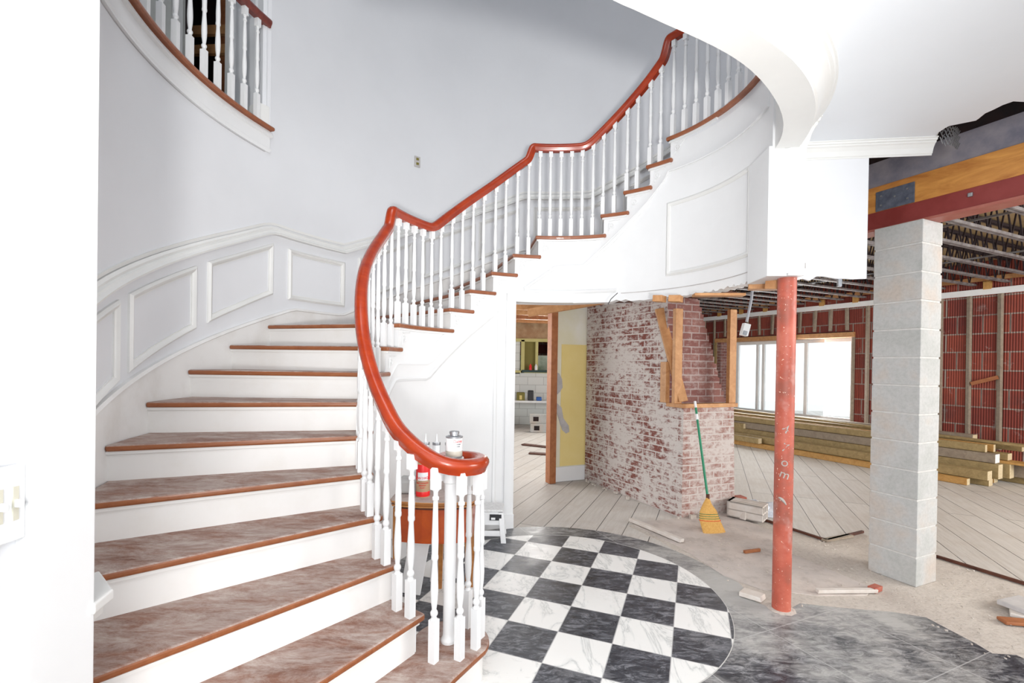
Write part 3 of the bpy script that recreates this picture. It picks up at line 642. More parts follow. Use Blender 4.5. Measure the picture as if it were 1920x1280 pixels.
# wall return with its base block at the end of the left gallery, doorway into a gutted room
GP = [(-2.05, 3.90), (-2.55, 4.235), (-3.23, 4.60), (-3.75, 3.9), (-3.9, 1.2)]
mb = MB(); mb.bar((*GP[0], 4.9), (*GP[1], 4.9), 0.07, 3.0); struct(mb.build('wall_gallery', wallp))
mb = MB(); mb.bar((-2.06, 3.875, 3.51), (-2.50, 4.17, 3.51), 0.10, 0.19); struct(mb.build('baseboard_gallery', trimp, bevel=0.004))
gbp = plain('gallery_paint', (0.62, 0.63, 0.60), 0.6)
mb = MB(); mb.bar((*GP[2], 4.9), (*GP[3], 4.9), 0.08, 3.0); mb.bar((*GP[3], 4.9), (*GP[4], 4.9), 0.08, 3.0); struct(mb.build('wall_gallery_back', gbp))
mb = MB(); mb.bar((-2.48, 4.19, 4.7), (-2.55, 4.235, 4.7), 0.10, 2.5); mb.bar((-3.22, 4.56, 4.7), (-3.28, 4.50, 4.7), 0.10, 2.5); struct(mb.build('trim_45', trimp))
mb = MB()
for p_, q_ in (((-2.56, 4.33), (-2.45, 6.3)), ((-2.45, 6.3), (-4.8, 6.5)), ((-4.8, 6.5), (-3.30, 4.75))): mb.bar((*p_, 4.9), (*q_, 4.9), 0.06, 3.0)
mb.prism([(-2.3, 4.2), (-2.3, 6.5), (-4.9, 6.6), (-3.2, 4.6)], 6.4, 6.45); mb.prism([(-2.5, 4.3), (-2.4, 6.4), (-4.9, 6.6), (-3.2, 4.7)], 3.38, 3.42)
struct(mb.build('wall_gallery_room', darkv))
for i, (z, x0, x1, m) in enumerate(((5.14, -2.7, -4.0, pine), (4.92, -2.95, -4.0, pine), (4.83, -2.7, -3.15, pine))):
    mb = MB(); mb.bar((x0, 5.2, z), (x1, 5.35, z + 0.05), 0.05, 0.10)
    tag(mb.build('joist', m, bevel=0.003), ['upper orange framing board in the dark gallery opening', 'middle framing board in the dark gallery opening', 'short lowest framing board at the right of the dark gallery opening'][i], 'framing')
for i, (x, y, tl) in enumerate(((-3.35, 5.5, 0), (-2.95, 5.4, 0.3))):
    mb = MB(); mb.bar((x, y, 3.42), (x + tl, y, 6.3), 0.09, 0.14)
    tag(mb.build('stud', redp if i else redpine), ['reddish upright stud behind the left gallery balusters', 'slanted red brace behind the left gallery balusters'][i], 'framing')

# foreground left wall end with casing
mb = MB(); mb.prism([(-1.45, 0.2), (-1.13, 0.2), (-1.13, 1.085), (-1.45, 1.085)], 0, 3.0); struct(mb.build('wall_left', wallp), 'white wall end at the left edge beside the stairs', 'wall')
mb = MB(); mb.prism([(-1.42, 1.08), (-1.098, 1.08), (-1.098, 1.252), (-1.42, 1.252)], 0, 3.0); struct(mb.build('trim_38', white, bevel=0.004), 'broad white casing at the left foreground', 'trim')
mb = MB(); mb.prism([(-1.40, 0.905), (-1.118, 0.905), (-1.118, 1.038), (-1.40, 1.038)], 0, 3.0) if False else mb.prism([(-1.14, 0.2), (-1.118, 0.2), (-1.118, 1.018), (-1.14, 1.018)], 0, 3.0)
struct(mb.build('trim_39', white, bevel=0.003))
mb = MB(); mb.prism([(-1.25, 1.44), (-1.11, 1.325), (-1.088, 1.24), (-1.3, 1.24)], 0.835, 0.865)
mb.prism([(-1.25, 1.41), (-1.13, 1.315), (-1.11, 1.25), (-1.3, 1.25)], 0.80, 0.835)
struct(mb.build('trim_40', trimp, bevel=0.006, seg=3), 'chipped corner of a white chair rail end at the left', 'trim')

# wing axes
A24 = Vector((cos(rad(24)), sin(rad(24)))); A114 = Vector((-sin(rad(24)), cos(rad(24))))
def E(u, v, z=None):
    p = A24 * u + A114 * v; return (p.x, p.y) if z is None else (p.x, p.y, z)
# far clay tile wall with bay opening
WD = Vector((cos(rad(116)), sin(rad(116)))); WN = Vector((-WD.y, WD.x)) * -1   # WN points outside (away from the room)
W0 = Vector((8.0, 7.4))
if WN.dot(W0) < 0: WN = -WN
def W(s, off=0.0, z=None):
    p = W0 + WD * s + WN * off; return (p.x, p.y) if z is None else (p.x, p.y, z)
S0, S1, ZB, ZT = 2.47, 5.78, 0.40, 2.17
mb = MB()
for a, b, z0, z1 in ((-6, S0, 0, 3.6), (S1, 9, 0, 3.6), (S0, S1, 0, ZB), (S0, S1, ZT + 0.12, 3.6)):
    mb.prism([W(a), W(b), W(b, 0.3), W(a, 0.3)], z0, z1)
struct(mb.build('wall_far', claytile), 'far wall of ribbed red clay tile blocks', 'wall')
# brick cheek and window of the bay
mb = MB(); mb.prism([W(S1 - 0.12, -0.02), W(S1, -0.02), W(S1, 0.3), W(S1 - 0.12, 0.3)], ZB, ZT)
struct(mb.build('wall_cheek', brick_red))
mb = MB(); F = 0.26
for s in (S0 + 0.08, S0 + 1.1, 3.93, 4.62, 4.78, 5.35, 5.5): mb.box((*W(s, F), (ZB + ZT) / 2), (0.07 if s not in (S0 + 0.08,) else 0.16, 0.06, ZT - ZB), rad(116))
mb.prism([W(S0, F - .04), W(S1, F - .04), W(S1, F + .04), W(S0, F + .04)], ZB, ZB + 0.08); mb.prism([W(S0, F - .04), W(S1, F - .04), W(S1, F + .04), W(S0, F + .04)], ZT - 0.08, ZT)
win = struct(mb.build('window_1', whitepl, bevel=0.004), 'wide bright white bay window in the clay tile wall', 'window')
mb = MB(); mb.prism([W(S0, F - .004), W(S1, F - .004), W(S1, F + .004), W(S0, F + .004)], ZB, ZT); mb.build('pane', glass, win)
hd = thing('window_header', 'wooden header board and jamb framing round the bay window', 'framing', (*W(4, -0.05), 0))
mb = MB(); mb.prism([W(S0 - .05, -.06), W(S1 + .05, -.06), W(S1 + .05, .26), W(S0 - .05, .26)], ZT, ZT + 0.10); mb.build('header_board', pine, hd, bevel=0.004)
mb = MB(); mb.prism([W(S0 - .05, -.03), W(S0 + .0, -.03), W(S0 + .0, .25), W(S0 - .05, .25)], 0.2, ZT); mb.build('jamb', lumber2, hd)
mb = MB(); mb.prism([W(S1, -.06), W(S1 + .06, -.06), W(S1 + .06, .2), W(S1, .2)], 0.0, ZT); mb.build('jamb', lumberm, hd)
mb = MB(); mb.prism([W(S0 - .1, -.1), W(S1 + .1, -.1), W(S1 + .1, .2), W(S0 - .1, .2)], ZB - 0.05, ZB); mb.build('sill', pine, hd, bevel=0.003)
# pale ground outside
mb = MB(); mb.prism([W(-8, 0.35), W(14, 0.35), W(14, 14), W(-8, 14)], -0.5, -0.3); struct(mb.build('ground', plain('pale_ground', (0.8, 0.8, 0.76), 0.9)))
ORD = 'first second third fourth fifth sixth seventh eighth ninth tenth eleventh twelfth thirteenth fourteenth fifteenth sixteenth seventeenth eighteenth nineteenth twentieth twenty-first twenty-second twenty-third twenty-fourth twenty-fifth twenty-sixth'.split()
# ledger boards on the far wall
for z, off, h, m, lab in ((2.82, 0.06, 0.10, whitepl, 'white painted ledger board along the clay tile wall'), (3.03, 0.08, 0.07, pine, 'upper wooden ledger under the bar joists')):
    mb = MB(); mb.prism([W(-6, -off), W(9, -off), W(9, -off + 0.05), W(-6, -off + 0.05)], z - h / 2, z + h / 2)
    tag(mb.build('ledger_board', m, bevel=0.003), lab, 'board')
for i in range(16):
    s = -0.9 + i * 0.66; mb = MB(); mb.box((*W(s, -0.05), 2.92), (0.10, 0.05, 0.13), rad(116))
    tag(mb.build('wood_block', lumber3, bevel=0.003), 'small orange wood block between the two wall ledgers, %s counting from the right' % ORD[i], 'block', 'blocks between the ledger boards')
# furring strips
i = 0; s = -0.9; fcount = {}
while s < 8.2:
    z0 = 0.35 if (s < S0 - 0.08 or s > S1 + 0.08) else ZT + 0.14
    if s < 0.5: z0 = 0.25
    if abs(s - S0) > 0.07 and abs(s - S1) > 0.07:
        mb = MB(); mb.bar((*W(s, -0.025), z0), (*W(s + random.uniform(-.02, .02), -0.025), 2.78), 0.06, 0.045)
        grp = 'furring strips right of the bay window' if s < S0 - .08 else ('furring strips left of the bay window' if s > S1 else 'short furring strips above the bay window')
        cnt = fcount[grp] = fcount.get(grp, -1) + 1
        lab = '%s grey-brown %s, counting from the right' % (ORD[cnt], grp.replace('strips', 'strip'))
        tag(mb.build('furring_strip', lumber2, bevel=0.003), lab, 'furring strip', grp)
    s += 0.385 if s < S0 else 0.33; i += 1
mb = MB(); mb.bar((*W(0.27, -0.055), 1.42), (*W(0.60, -0.055), 1.30), 0.02, 0.06); tag(mb.build('brace', redpine), 'short brown diagonal brace between two furring strips', 'brace')
mb = MB(); mb.prism([W(1.9, -.03), W(2.0, -.03), W(2.0, 0), W(1.9, 0)], 2.0, 2.7) ; tag(mb.build('board', lumberm), 'short upright board fixed to the wall just right of the bay window', 'board')
# right deck and bar joists
JB, JT = 2.95, 3.30
mb = MB(); mb.prism([E(3.7, -3), E(10.6, -3), E(10.6, 15), E(3.7, 15)], JT + 0.03, JT + 0.10); struct(mb.build('ceiling_right', wood('roof_deck', (0.30, 0.21, 0.10), (0.46, 0.34, 0.18), 0.7, 2, 2)), 'tan roof deck above the bar joists', 'ceiling')
mb = MB(); mb.prism([E(3.9, 12.6), E(10.6, 12.6), E(10.6, 12.8), E(3.9, 12.8)], 0, 3.4); struct(mb.build('wall_end', claytile))
mb = MB(); mb.prism([E(10.5, -3), E(10.7, -3), E(10.7, 2), E(10.5, 2)], 3.0, 3.4); struct(mb.build('trim_41', darkw))
jr = None
def joist_parts(root):
    a = E(3.95, 0); L = 6.5; ux, uy = A24.x, A24.y; per = Vector((A114.x, A114.y, 0)); 
    def q(u, off=0, z=0): u = u + 0.12; return (ux * u + A114.x * off, uy * u + A114.y * off, z)
    for nm, zz in (('bottom_chord', JB), ('top_chord', JT)):
        m = MB(); m.bar(q(0, -0.018, zz), q(L, -0.018, zz), 0.022, 0.03); m.bar(q(0, 0.018, zz), q(L, 0.018, zz), 0.022, 0.03)
        o = m.build(nm, chordm if nm == 'bottom_chord' else webm, root, world=True)
    m = MB(); n = 26; pts = []
    for i in range(n): a_, b_ = L * i / n, L * (i + 0.5) / n; m.bar(q(a_, 0, JB), q(b_, 0, JT), 0.013, 0.013); m.bar(q(b_, 0, JT), q(L * (i + 1) / n, 0, JB), 0.013, 0.013)
    m.build('web', webm, root, world=True)
for i in range(26):
    v = 1.2 + 0.415 * i
    if i == 0:
        jr = thing('bar_joist', 'open web steel bar joist under the roof deck, nearest of all', 'joist', E(4.0, v, 0), 'steel bar joists over the right room')
        joist_parts(jr)
    else:
        c = jr.copy(); COL.objects.link(c); c.location = E(4.0, v, 0)
        c['label'] = 'open web steel bar joist under the roof deck, %s counting from the nearest' % ORD[i]
        for ch in list(jr.children):
            g = ch.copy(); COL.objects.link(g); g.parent = c
# bridging rods across the joists
for u, z in ((6.0, 2.99), (8.1, 3.0)):
    mb = MB(); mb.bar(E(u, 1.0, z), E(u, 11.8, z), 0.02, 0.02); tag(mb.build('bridging_bar', steelm), 'thin steel bridging bar crossing %s the bar joists' % ('nearer' if u < 7 else 'farther'), 'bar')
# left/back room shell
DW = plain('tan_upper_wall', (0.36, 0.2, 0.1), 0.7, col2=(0.55, 0.38, 0.22), scale=4)
mb = MB()
for t in range(60, 134, 6):
    def rr(t):
        den = A24.x * cos(rad(t)) + A24.y * sin(rad(t)); b = 3.7 - (A24.x * CX + A24.y * CYY); return min(11.0, b / den) if den > 0.01 else 11.0
    a, b = t, t + 6
    if rr(a) > 2.7 and rr(b) > 2.7: mb.prism([P(a, 2.63), P(a, rr(a)), P(b, rr(b)), P(b, 2.63)], 2.62, 2.7)
struct(mb.build('ceiling_back', darkw), 'dark wood joist ceiling of the rear rooms', 'ceiling')
lab5 = ['nearest', 'second nearest', 'third', 'fourth', 'fifth', 'farthest']
for i in range(6):
    y = 6.6 + i * 0.85; mb = MB(); mb.bar((-0.9, y - 0.2, 2.54 + 0.0 * i), (1.2, y + 0.25, 2.54), 0.045, 0.14)
    tag(mb.build('ceiling_joist', [pine, redpine, pine, pine, redpine, pine][i], bevel=0.003), '%s wooden ceiling joist seen through the door opening' % lab5[i], 'joist')
BY = 11.9
mb = MB(); mb.box((0.6, BY + 0.1, 0.66), (5, 0.2, 1.32)); mb.cur = 1; mb.box((0.6, BY + 0.1, 2.38), (5, 0.2, 0.5)); mb.cur = 0
mb.box((-0.95, BY + 0.1, 1.7), (2.3, 0.2, 0.85)); mb.box((2.4, BY + 0.1, 1.7), (1.5, 0.2, 0.85))
m_, nt, b = newmat('painted_block'); bn = brick_node(nt, coords(nt, 'UV'), 0.4, 0.2, 0.006, (0.66, 0.68, 0.66), (0.74, 0.75, 0.73), (0.45, 0.46, 0.44)); nt.links.new(bn.outputs[0], b.inputs[0]); b.inputs['Roughness'].default_value = .8
struct(mb.build('wall_rear', [m_, DW]), 'white painted block wall of the rear room', 'wall')
mb = MB()
for x0, x1, z0, z1 in ((0.22, 0.31, 1.3, 2.13), (0.0, 1.7, 2.08, 2.16), (0.0, 1.7, 1.30, 1.36), (0.58, 0.65, 1.36, 2.08), (1.62, 1.7, 1.3, 2.1)): mb.box(((x0 + x1) / 2, BY - 0.02, (z0 + z1) / 2), (x1 - x0, 0.1, z1 - z0))
wn = struct(mb.build('window_2', [plain('yellow_frame', (0.55, 0.5, 0.2), 0.6)], bevel=0.004), 'rear room window in a yellow-green frame', 'window')
mb = MB(); mb.box((0.44, BY + 0.04, 1.72), (0.28, 0.02, 0.72)); mb.build('side_panel', olive, wn)
mb = MB(); mb.box((1.0, BY - 0.03, 1.345), (1.5, 0.13, 0.06)); mb.build('sill', darkgreen, wn)
mb = MB(); mb.box((1.16, BY + 0.05, 1.72), (0.92, 0.01, 0.72)); mb.build('pane', glass, wn)
mb = MB(); mb.prism([(-3, 12.2), (4, 12.2), (4, 13), (-3, 13)], -0.3, 1.75); struct(mb.build('ground_hedge', plain('garden_green', (0.25, 0.33, 0.22), 0.9, col2=(0.7, 0.75, 0.7), scale=3, detail=8)))
# yellow wall, its stud and beam
yd = Vector((cos(rad(22)), sin(rad(22)))); Y0 = Vector((0.555, 6.10))
def Yw(t, off=0): return (Y0.x + yd.x * t + yd.y * off, Y0.y + yd.y * t - yd.x * off)
mb = MB(); mb.prism([Yw(0), Yw(0.56), Yw(0.56, -0.12), Yw(0, -0.12)], 0, 2.62)
struct(mb.build('wall_yellow', cream), 'cream plaster wall stub beside the brick chimney', 'wall')
mb = MB(); mb.prism([Yw(0.09, 0.006), Yw(0.50, 0.006), Yw(0.50, 0), Yw(0.09, 0)], 0.20, 1.78); struct(mb.build('trim_42', yellow), 'yellow painted panel area on the cream wall', 'panel')
mb = MB(); mb.prism([Yw(-0.0, 0.016), Yw(0.52, 0.016), Yw(0.52, 0), Yw(-0.0, 0)], 0.0, 0.19); struct(mb.build('baseboard_rear', white, bevel=0.003), 'white baseboard under the yellow wall', 'baseboard')
mb = MB(); blob = [(0.01, 1.42), (0.06, 1.40), (0.10, 1.33), (0.11, 1.22), (0.07, 1.16), (0.02, 1.12), (0.03, 1.02), (0.10, 0.96), (0.13, 0.82), (0.21, 0.72), (0.22, 0.64), (0.17, 0.62), (0.11, 0.67), (0.06, 0.82), (0.0, 0.98)]
vs = [(*Yw(a, 0.010), z) for a, z in blob] + [(*Yw(a, 0.0), z) for a, z in blob]; n = len(blob)
mb.add(vs, [list(range(n)), list(range(n, 2 * n))[::-1]] + [(i, (i + 1) % n, n + (i + 1) % n, n + i) for i in range(n)]); struct(mb.build('trim_43', bareplast), 'torn grey plaster patch on the yellow wall', 'patch')
mb = MB(); mb.box((*Yw(-0.05, 0.02), 1.16), (0.09, 0.12, 2.32), rad(22)); tag(mb.build('door_stud', redpine, bevel=0.004), 'rough reddish stud at the left end of the yellow wall', 'stud')
mb = MB(); mb.bar((0.20, 6.05, 2.17), (1.15, 5.55, 2.30), 0.05, 0.10); tag(mb.build('cross_beam', pine, bevel=0.004), 'rough orange beam crossing above the yellow wall', 'beam')

# ================================================================== STAIRCASE
stair = thing('staircase', 'curved white staircase with worn wooden treads and red-brown handrail', 'staircase', (CX, CYY, 0))
def tread_poly(k):
    a, b = NA[k], NA[k + 1] - 2.6; wa, wb = WA[k], WA[k + 1] - 1.0
    ri = RI - 0.035
    inn = arc(a, b, ri, 3); out = arc(wa, wb, RO - 0.021, 4)
    return inn + out[::-1]
def add_tread(k, poly, m_edge):
    m = MB(); z1 = k * RISE; m.prism(poly, z1 - 0.032, z1)
    for i, f in enumerate(m.f):
        zs = [m.v[j][2] for j in f]; m.mi[i] = 0 if min(zs) > z1 - 1e-5 else 1
    o = m.build('tread', [treadm, m_edge], stair, bevel=0.011, seg=3); return o
# curtail step
D = (-0.275, 2.27); rD = 0.185
pts = []
start = P(NA[1], 1.35)
ang0 = 333  # where the front edge meets the bull nose
bull = [(D[0] + rD * cos(rad(t)), D[1] + rD * sin(rad(t))) for t in range(-22, 205, 9)]
front = [P(WA[1], RO - 0.021), P(NA[1] + 0.6, 1.30)]
tr1 = front + bull + [P(231.5, RI + 0.02), P(232, RO - 0.021)]
add_tread(1, tr1, nosem)
m = MB(); b2 = [(D[0] + (rD - 0.03) * cos(rad(t)), D[1] + (rD - 0.03) * sin(rad(t))) for t in range(-22, 205, 9)]
m.prism([P(WA[1] - 1, RO - 0.03), P(NA[1] - 0.8, 1.30)] + b2 + [P(230, RI + 0.03), P(230, RO - 0.03)], 0.0, RISE - 0.032)
m.build('riser', riserp, stair)
TR = {}
for k in range(2, 19):
    TR[k] = add_tread(k, tread_poly(k), nosem if k < 11 else nosup)
m = MB(); cyl_wall(m, NA[19], -5, RI - 0.035, RI + 0.14, 19 * RISE - 0.032, 19 * RISE, 2); m.build('landing_nosing', nosup, stair, bevel=0.011, seg=3)
m = MB(); m.prism([P(NA[19], RI - 0.035), P(NA[19], RO - 0.02), P(NA[19] - 4, RO - 0.02), P(NA[19] - 4, RI - 0.035)], 19 * RISE - 0.032, 19 * RISE); TR[19] = m.build('tread', [nosup], stair, bevel=0.011, seg=3)
for k in range(2, 20):
    m = MB(); off = 1.4; p, q = P(NA[k] - off, RI), P(WA[k] - off * 0.5, RO - 0.02)
    m.prism([p, q, P(WA[k] - off * 0.5 - 0.5, RO - 0.02), P(NA[k] - off - 1.0, RI)], (k - 1) * RISE, k * RISE - 0.032); rs_ = m.build('riser', riserp, stair)
    m = MB(); m.prism([P(NA[k] - 0.7, RI - 0.012), P(WA[k] - 0.35, RO - 0.02), P(WA[k] - 0.75, RO - 0.02), P(NA[k] - 1.5, RI - 0.012)], k * RISE - 0.047, k * RISE - 0.032)
    m.build('cove_moulding', riserp, rs_)
# carved scroll brackets at the tread ends
for k in range(2, 20):
    a = NA[k] - 1.9; z = k * RISE - 0.03; m = MB()
    lim = 8.0
    cyl_wall(m, NA[k] - 1.4, (NA[k + 1] - 1.6) if k < 19 else NA[k] - 22, RI - 0.018, RI, z - 0.018, z, 2)
    cyl_wall(m, NA[k] - 1.4, NA[k] - 1.4 - 6.6, RI - 0.006, RI, lambda t, a0=NA[k] - 1.4, z=z: z - 0.145 + (a0 - t) * 0.019, z - 0.018, 1)
    def S(du, dv): return P(a - 3.0 - du / RI / pi * 180, RI - 0.012, z - 0.078 + dv)
    sp = []
    for i in range(26):
        t = i / 25; r_ = 0.030 * (1 - 0.75 * t); an = 2.2 + t * 9.0; sp.append(S(r_ * cos(an) - 0.004, r_ * sin(an)))
    m.tube(sp, lambda t: 0.0045 - 0.0015 * t, 6)
    m.tube([S(-0.034, 0.045), S(-0.010, 0.040), S(0.02, 0.045), S(0.05, 0.042), S(0.07, 0.048)], 0.0035, 6)
    m.tube([S(-0.034, -0.05), S(-0.028, -0.03), S(-0.032, 0.0)], 0.0035, 6)
    m.build('bracket', white, TR[k], smooth=True)

# handrail
def rail_z(th):
    lowoff = interp(th, [(160, 0.76), (172, 0.755), (180, 0.775), (189, 0.795), (198, 0.785), (206, 0.735), (216, 0.71), (228, 0.70), (240, 0.66)])
    if th >= 166.3: return pitch(th) + lowoff
    if th >= 164.6: return interp(th, [(164.6, 10 * RISE + 0.83), (166.3, pitch(166.3) + 0.757)])
    if th >= 99.5: return max(10 * RISE + 0.83, pitch(th) + 0.775)
    if th >= 97.9: return interp(th, [(97.9, 15 * RISE + 0.835), (99.5, pitch(99.5) + 0.775)])
    if th >= 44.3: return max(15 * RISE + 0.835, pitch(th) + 0.775)
    if th >= 42.6: return interp(th, [(42.6, 19 * RISE + 0.86), (44.3, pitch(44.3) + 0.775)])
    return 19 * RISE + 0.86
RB = 1.29
ctrl = [(-0.290, 2.262, 1.035), (-0.325, 2.275, 1.035), (-0.345, 2.31, 1.035), (-0.33, 2.36, 1.035), (-0.28, 2.392, 1.035), (-0.215, 2.388, 1.035), (-0.155, 2.345, 1.035), (-0.128, 2.28, 1.035), (-0.145, 2.20, 1.037), (-0.20, 2.135, 1.04), (-0.27, 2.105, 1.05), (-0.34, 2.108, 1.072), (-0.41, 2.135, 1.108), (-0.47, 2.175, 1.150)]
th = 227.5
while th > -6:
    fine = any(abs(th - c) < 4 for c in (165.4, 98.7, 43.4))
    ctrl.append(P(th, RB, rail_z(th))); th -= 0.6 if fine else 2.0
# smooth
def smooth(pts, it=1):
    for _ in range(it):
        q = [pts[0]]
        for a, b, c in zip(pts, pts[1:], pts[2:]): q.append(tuple(b[i] * 0.5 + (a[i] + c[i]) * 0.25 for i in range(3)))
        pts = q + [pts[-1]]
    return pts
def subdiv(pts):
    out = []
    for i in range(len(pts) - 1):
        p0, p1, p2, p3 = [Vector(pts[max(0, min(len(pts) - 1, j))]) for j in (i - 1, i, i + 1, i + 2)]
        for t in (0, 0.5): out.append(0.5 * ((2 * p1) + (p2 - p0) * t + (2 * p0 - 5 * p1 + 4 * p2 - p3) * t * t + (3 * p1 - p0 - 3 * p2 + p3) * t ** 3))
    return [tuple(p) for p in out] + [pts[-1]]
railpts = subdiv(smooth(ctrl, 1))
RAILPROF = [(-0.020, -0.032), (0.020, -0.032), (0.024, -0.018), (0.030, -0.010), (0.035, 0.002), (0.033, 0.015), (0.024, 0.026), (0.010, 0.031), (-0.010, 0.031), (-0.024, 0.026), (-0.033, 0.015), (-0.035, 0.002), (-0.030, -0.010), (-0.024, -0.018)]
RAILPROF = [(a * 1.06, b * 1.15) for a, b in RAILPROF]
def rail_sweep(pts, prof):
    fr = []
    for i, p in enumerate(pts):
        a, b = Vector(pts[max(0, i - 1)]), Vector(pts[min(len(pts) - 1, i + 1)]); t = (b - a).normalized()
        h = Vector((t.x, t.y, 0)); h.normalize(); sd = Vector((h.y, -h.x, 0)); up = sd.cross(t).normalized()
        fr.append((p, sd, up))
    m = MB(); m.sweep(prof, fr); return m
o = rail_sweep(railpts, RAILPROF).build('handrail', mahog, stair, smooth=True)
# newel
m = MB(); NW = (-0.284, 2.259)
m.lathe((*NW, RISE), [(0.036, 0), (0.038, 0.008), (0.036, 0.018), (0.030, 0.026), (0.0285, 0.05), (0.029, 0.76), (0.036, 0.765), (0.036, 0.80), (0.03, 0.81)], 24); nw = m.build('newel_post', white, stair, smooth=True)
m = MB(); m.lathe((*NW, 0), [(0.05, 0.99), (0.06, 1.0), (0.063, 1.03), (0.06, 1.062), (0.045, 1.07)], 28); m.build('newel_cap', white, nw, smooth=True)
# balusters
def baluster(mb, x, y, z0, z1, rz, blk=0.17, top=0.07):
    h = z1 - z0; s = 0.0175
    mb.box((x, y, z0 + blk / 2), (2 * s, 2 * s, blk), rz); mb.box((x, y, z1 - top / 2), (2 * s, 2 * s, top), rz)
    L = h - blk - top; b = blk
    pr = [(0.0165, b - 0.001), (0.011, b + 0.012), (0.0165, b + 0.022), (0.0175, b + 0.028), (0.0165, b + 0.034), (0.0105, b + 0.044), (0.0155, b + 0.085), (0.0175, b + 0.13), (0.0165, b + 0.17), (0.0125, b + 0.235), (0.0115, b + 0.262), (0.0162, b + 0.270), (0.0162, b + 0.283), (0.0145, b + 0.290), (0.0155, b + 0.35)]
    e = h - top
    pr += [(0.0110, max(e - 0.06, b + 0.37)), (0.0105, e - 0.05), (0.0150, e - 0.045), (0.0150, e - 0.034), (0.0105, e - 0.028), (0.0105, e - 0.012), (0.0165, e + 0.001)]
    mb.lathe((x, y, z0), pr, 12); return mb
def stair_bal(th, k, R=RB):
    x, y = P(th, R); z1 = rail_z(th) - 0.02 + (0.045 if th > 231 else (0.02 if th > 226 else 0)); e = z1 - k * RISE
    m = MB(); baluster(m, x, y, k * RISE, z1, rad(th), 0.17 if k < 19 else 0.2); m.build('baluster', white, stair, smooth=True)
for x, y in ((-0.331, 2.102), (-0.218, 2.124), (-0.151, 2.208), (-0.137, 2.300), (-0.206, 2.386)):
    zt_ = {-0.331: 1.05, -0.218: 1.022}.get(x, 1.002)
    m = MB(); baluster(m, x, y, RISE, zt_, rad(240), 0.19, 0.10); m.build('baluster', white, stair, smooth=True)
offs = {2: (1.5, 5.8), 3: (1.4, 5.7), 4: (1.3, 5.8), 5: (1.8, 6.2), 6: (2.0, 6.5), 7: (2.4, 6.8), 8: (2.7, 7.1), 9: (2.9, 7.5), 11: (2.8, 7.6), 12: (2.9, 7.5), 13: (2.7, 7.1), 14: (2.5, 7.3), 16: (0.6, 5.1), 17: (0.7, 4.9), 18: (0.5, 4.7)}
for k, o2 in offs.items():
    for d_ in o2: stair_bal(NA[k] - d_, k)
for i in range(6): stair_bal(160.4 - 4.5 * i, 10)
for i in range(6): stair_bal(94.6 - 4.4 * i, 15)
for i in range(10): stair_bal(40.2 - 4.75 * i, 19)

# left gallery balustrade
gal = thing('gallery_balustrade', 'curved gallery balustrade of white balusters at the top left', 'balustrade', (*P(180, RO), 3.43))
def gbal(th):
    x, y = P(th, RO + 0.005); m = MB(); baluster(m, x, y, 3.43, 4.255, rad(th), 0.22); m.build('baluster', white, gal, smooth=True)
th = 165.2
for th in (165.0, 168.0, 171.0, 174.1, 177.2, 180.4, 183.6, 186.9, 190.3, 193.8, 197.3, 200.9, 204.5, 208.2, 212): gbal(th)
pts = [P(t, RO + 0.005, 4.285) for t in [162.4 + i * 1.5 for i in range(40)]]
rail_sweep(pts, RAILPROF).build('handrail', plain('dark_mahogany', (0.13, 0.02, 0.012), 0.3, col2=(0.2, 0.035, 0.02), scale=30, coat=0.5), gal, smooth=True)

# ================================================================== THINGS
# red steel post
pole = thing('steel_post', 'red-primed round steel post spattered with plaster, carrying the pilaster', 'post', (1.715, 2.965, 0))
mb = MB(); mb.cyl((1.715, 2.965), 0.0535, 0.0535, 0.0, 2.075, 32); mb.build('shaft', polem, pole, smooth=True)
chalk = plain('chalk_marks', (0.46, 0.42, 0.38), 0.8)
pa = rad(-128)
for ch, z in (('4', 1.135), ('7', 1.02), ('o', 0.93), ('m', 0.855)):
    text_on_cyl('chalk_mark', ch, 0.075, (1.715, 2.965), 0.0535, pa + 0.25, z, chalk, pole, turn=-0.3)
mb = MB(); a0 = pa - 0.35
mb.tube([(1.715 + 0.054 * cos(a0 + t * 0.8), 2.965 + 0.054 * sin(a0 + t * 0.8), 0.71 - 0.04 * t * t) for t in [i / 8 for i in range(9)]], lambda t: 0.003 + 0.006 * sin(pi * t), 6); mb.build('plaster_smear', chalk, pole)
mb = MB(); mb.lathe((1.715, 2.965, 0.0), [(0.085, 0), (0.075, 0.003), (0.056, 0.006)], 9); mb.build('dust_collar', rubblem, pole)

# concrete block column
mb = MB(); K = Vector((2.835, 3.285)); u = A24; v = A114
def Q(a, b): p = K + u * a + v * b; return (p.x, p.y)
def rect(a0, a1, b0, b1): return [Q(a0, b0), Q(a1, b0), Q(a1, b1), Q(a0, b1)]
cw, cd = 0.255, 0.305
mb.prism(rect(0.005, cw - 0.005, 0.005, cd - 0.005), 0, 2.56)
mb.cur = 1; z = 0.0
colm = []
while z < 2.55:
    h = min(0.195, 2.565 - z); mb.prism(rect(0, cw, 0, cd), z + (0.0 if z < 0.01 else 0.008), z + h); z += 0.2
o = mb.build('block_column', [mortarm, blockm], bevel=0.004); tag(o, 'square column of grey concrete blocks under the red steel beam', 'column')
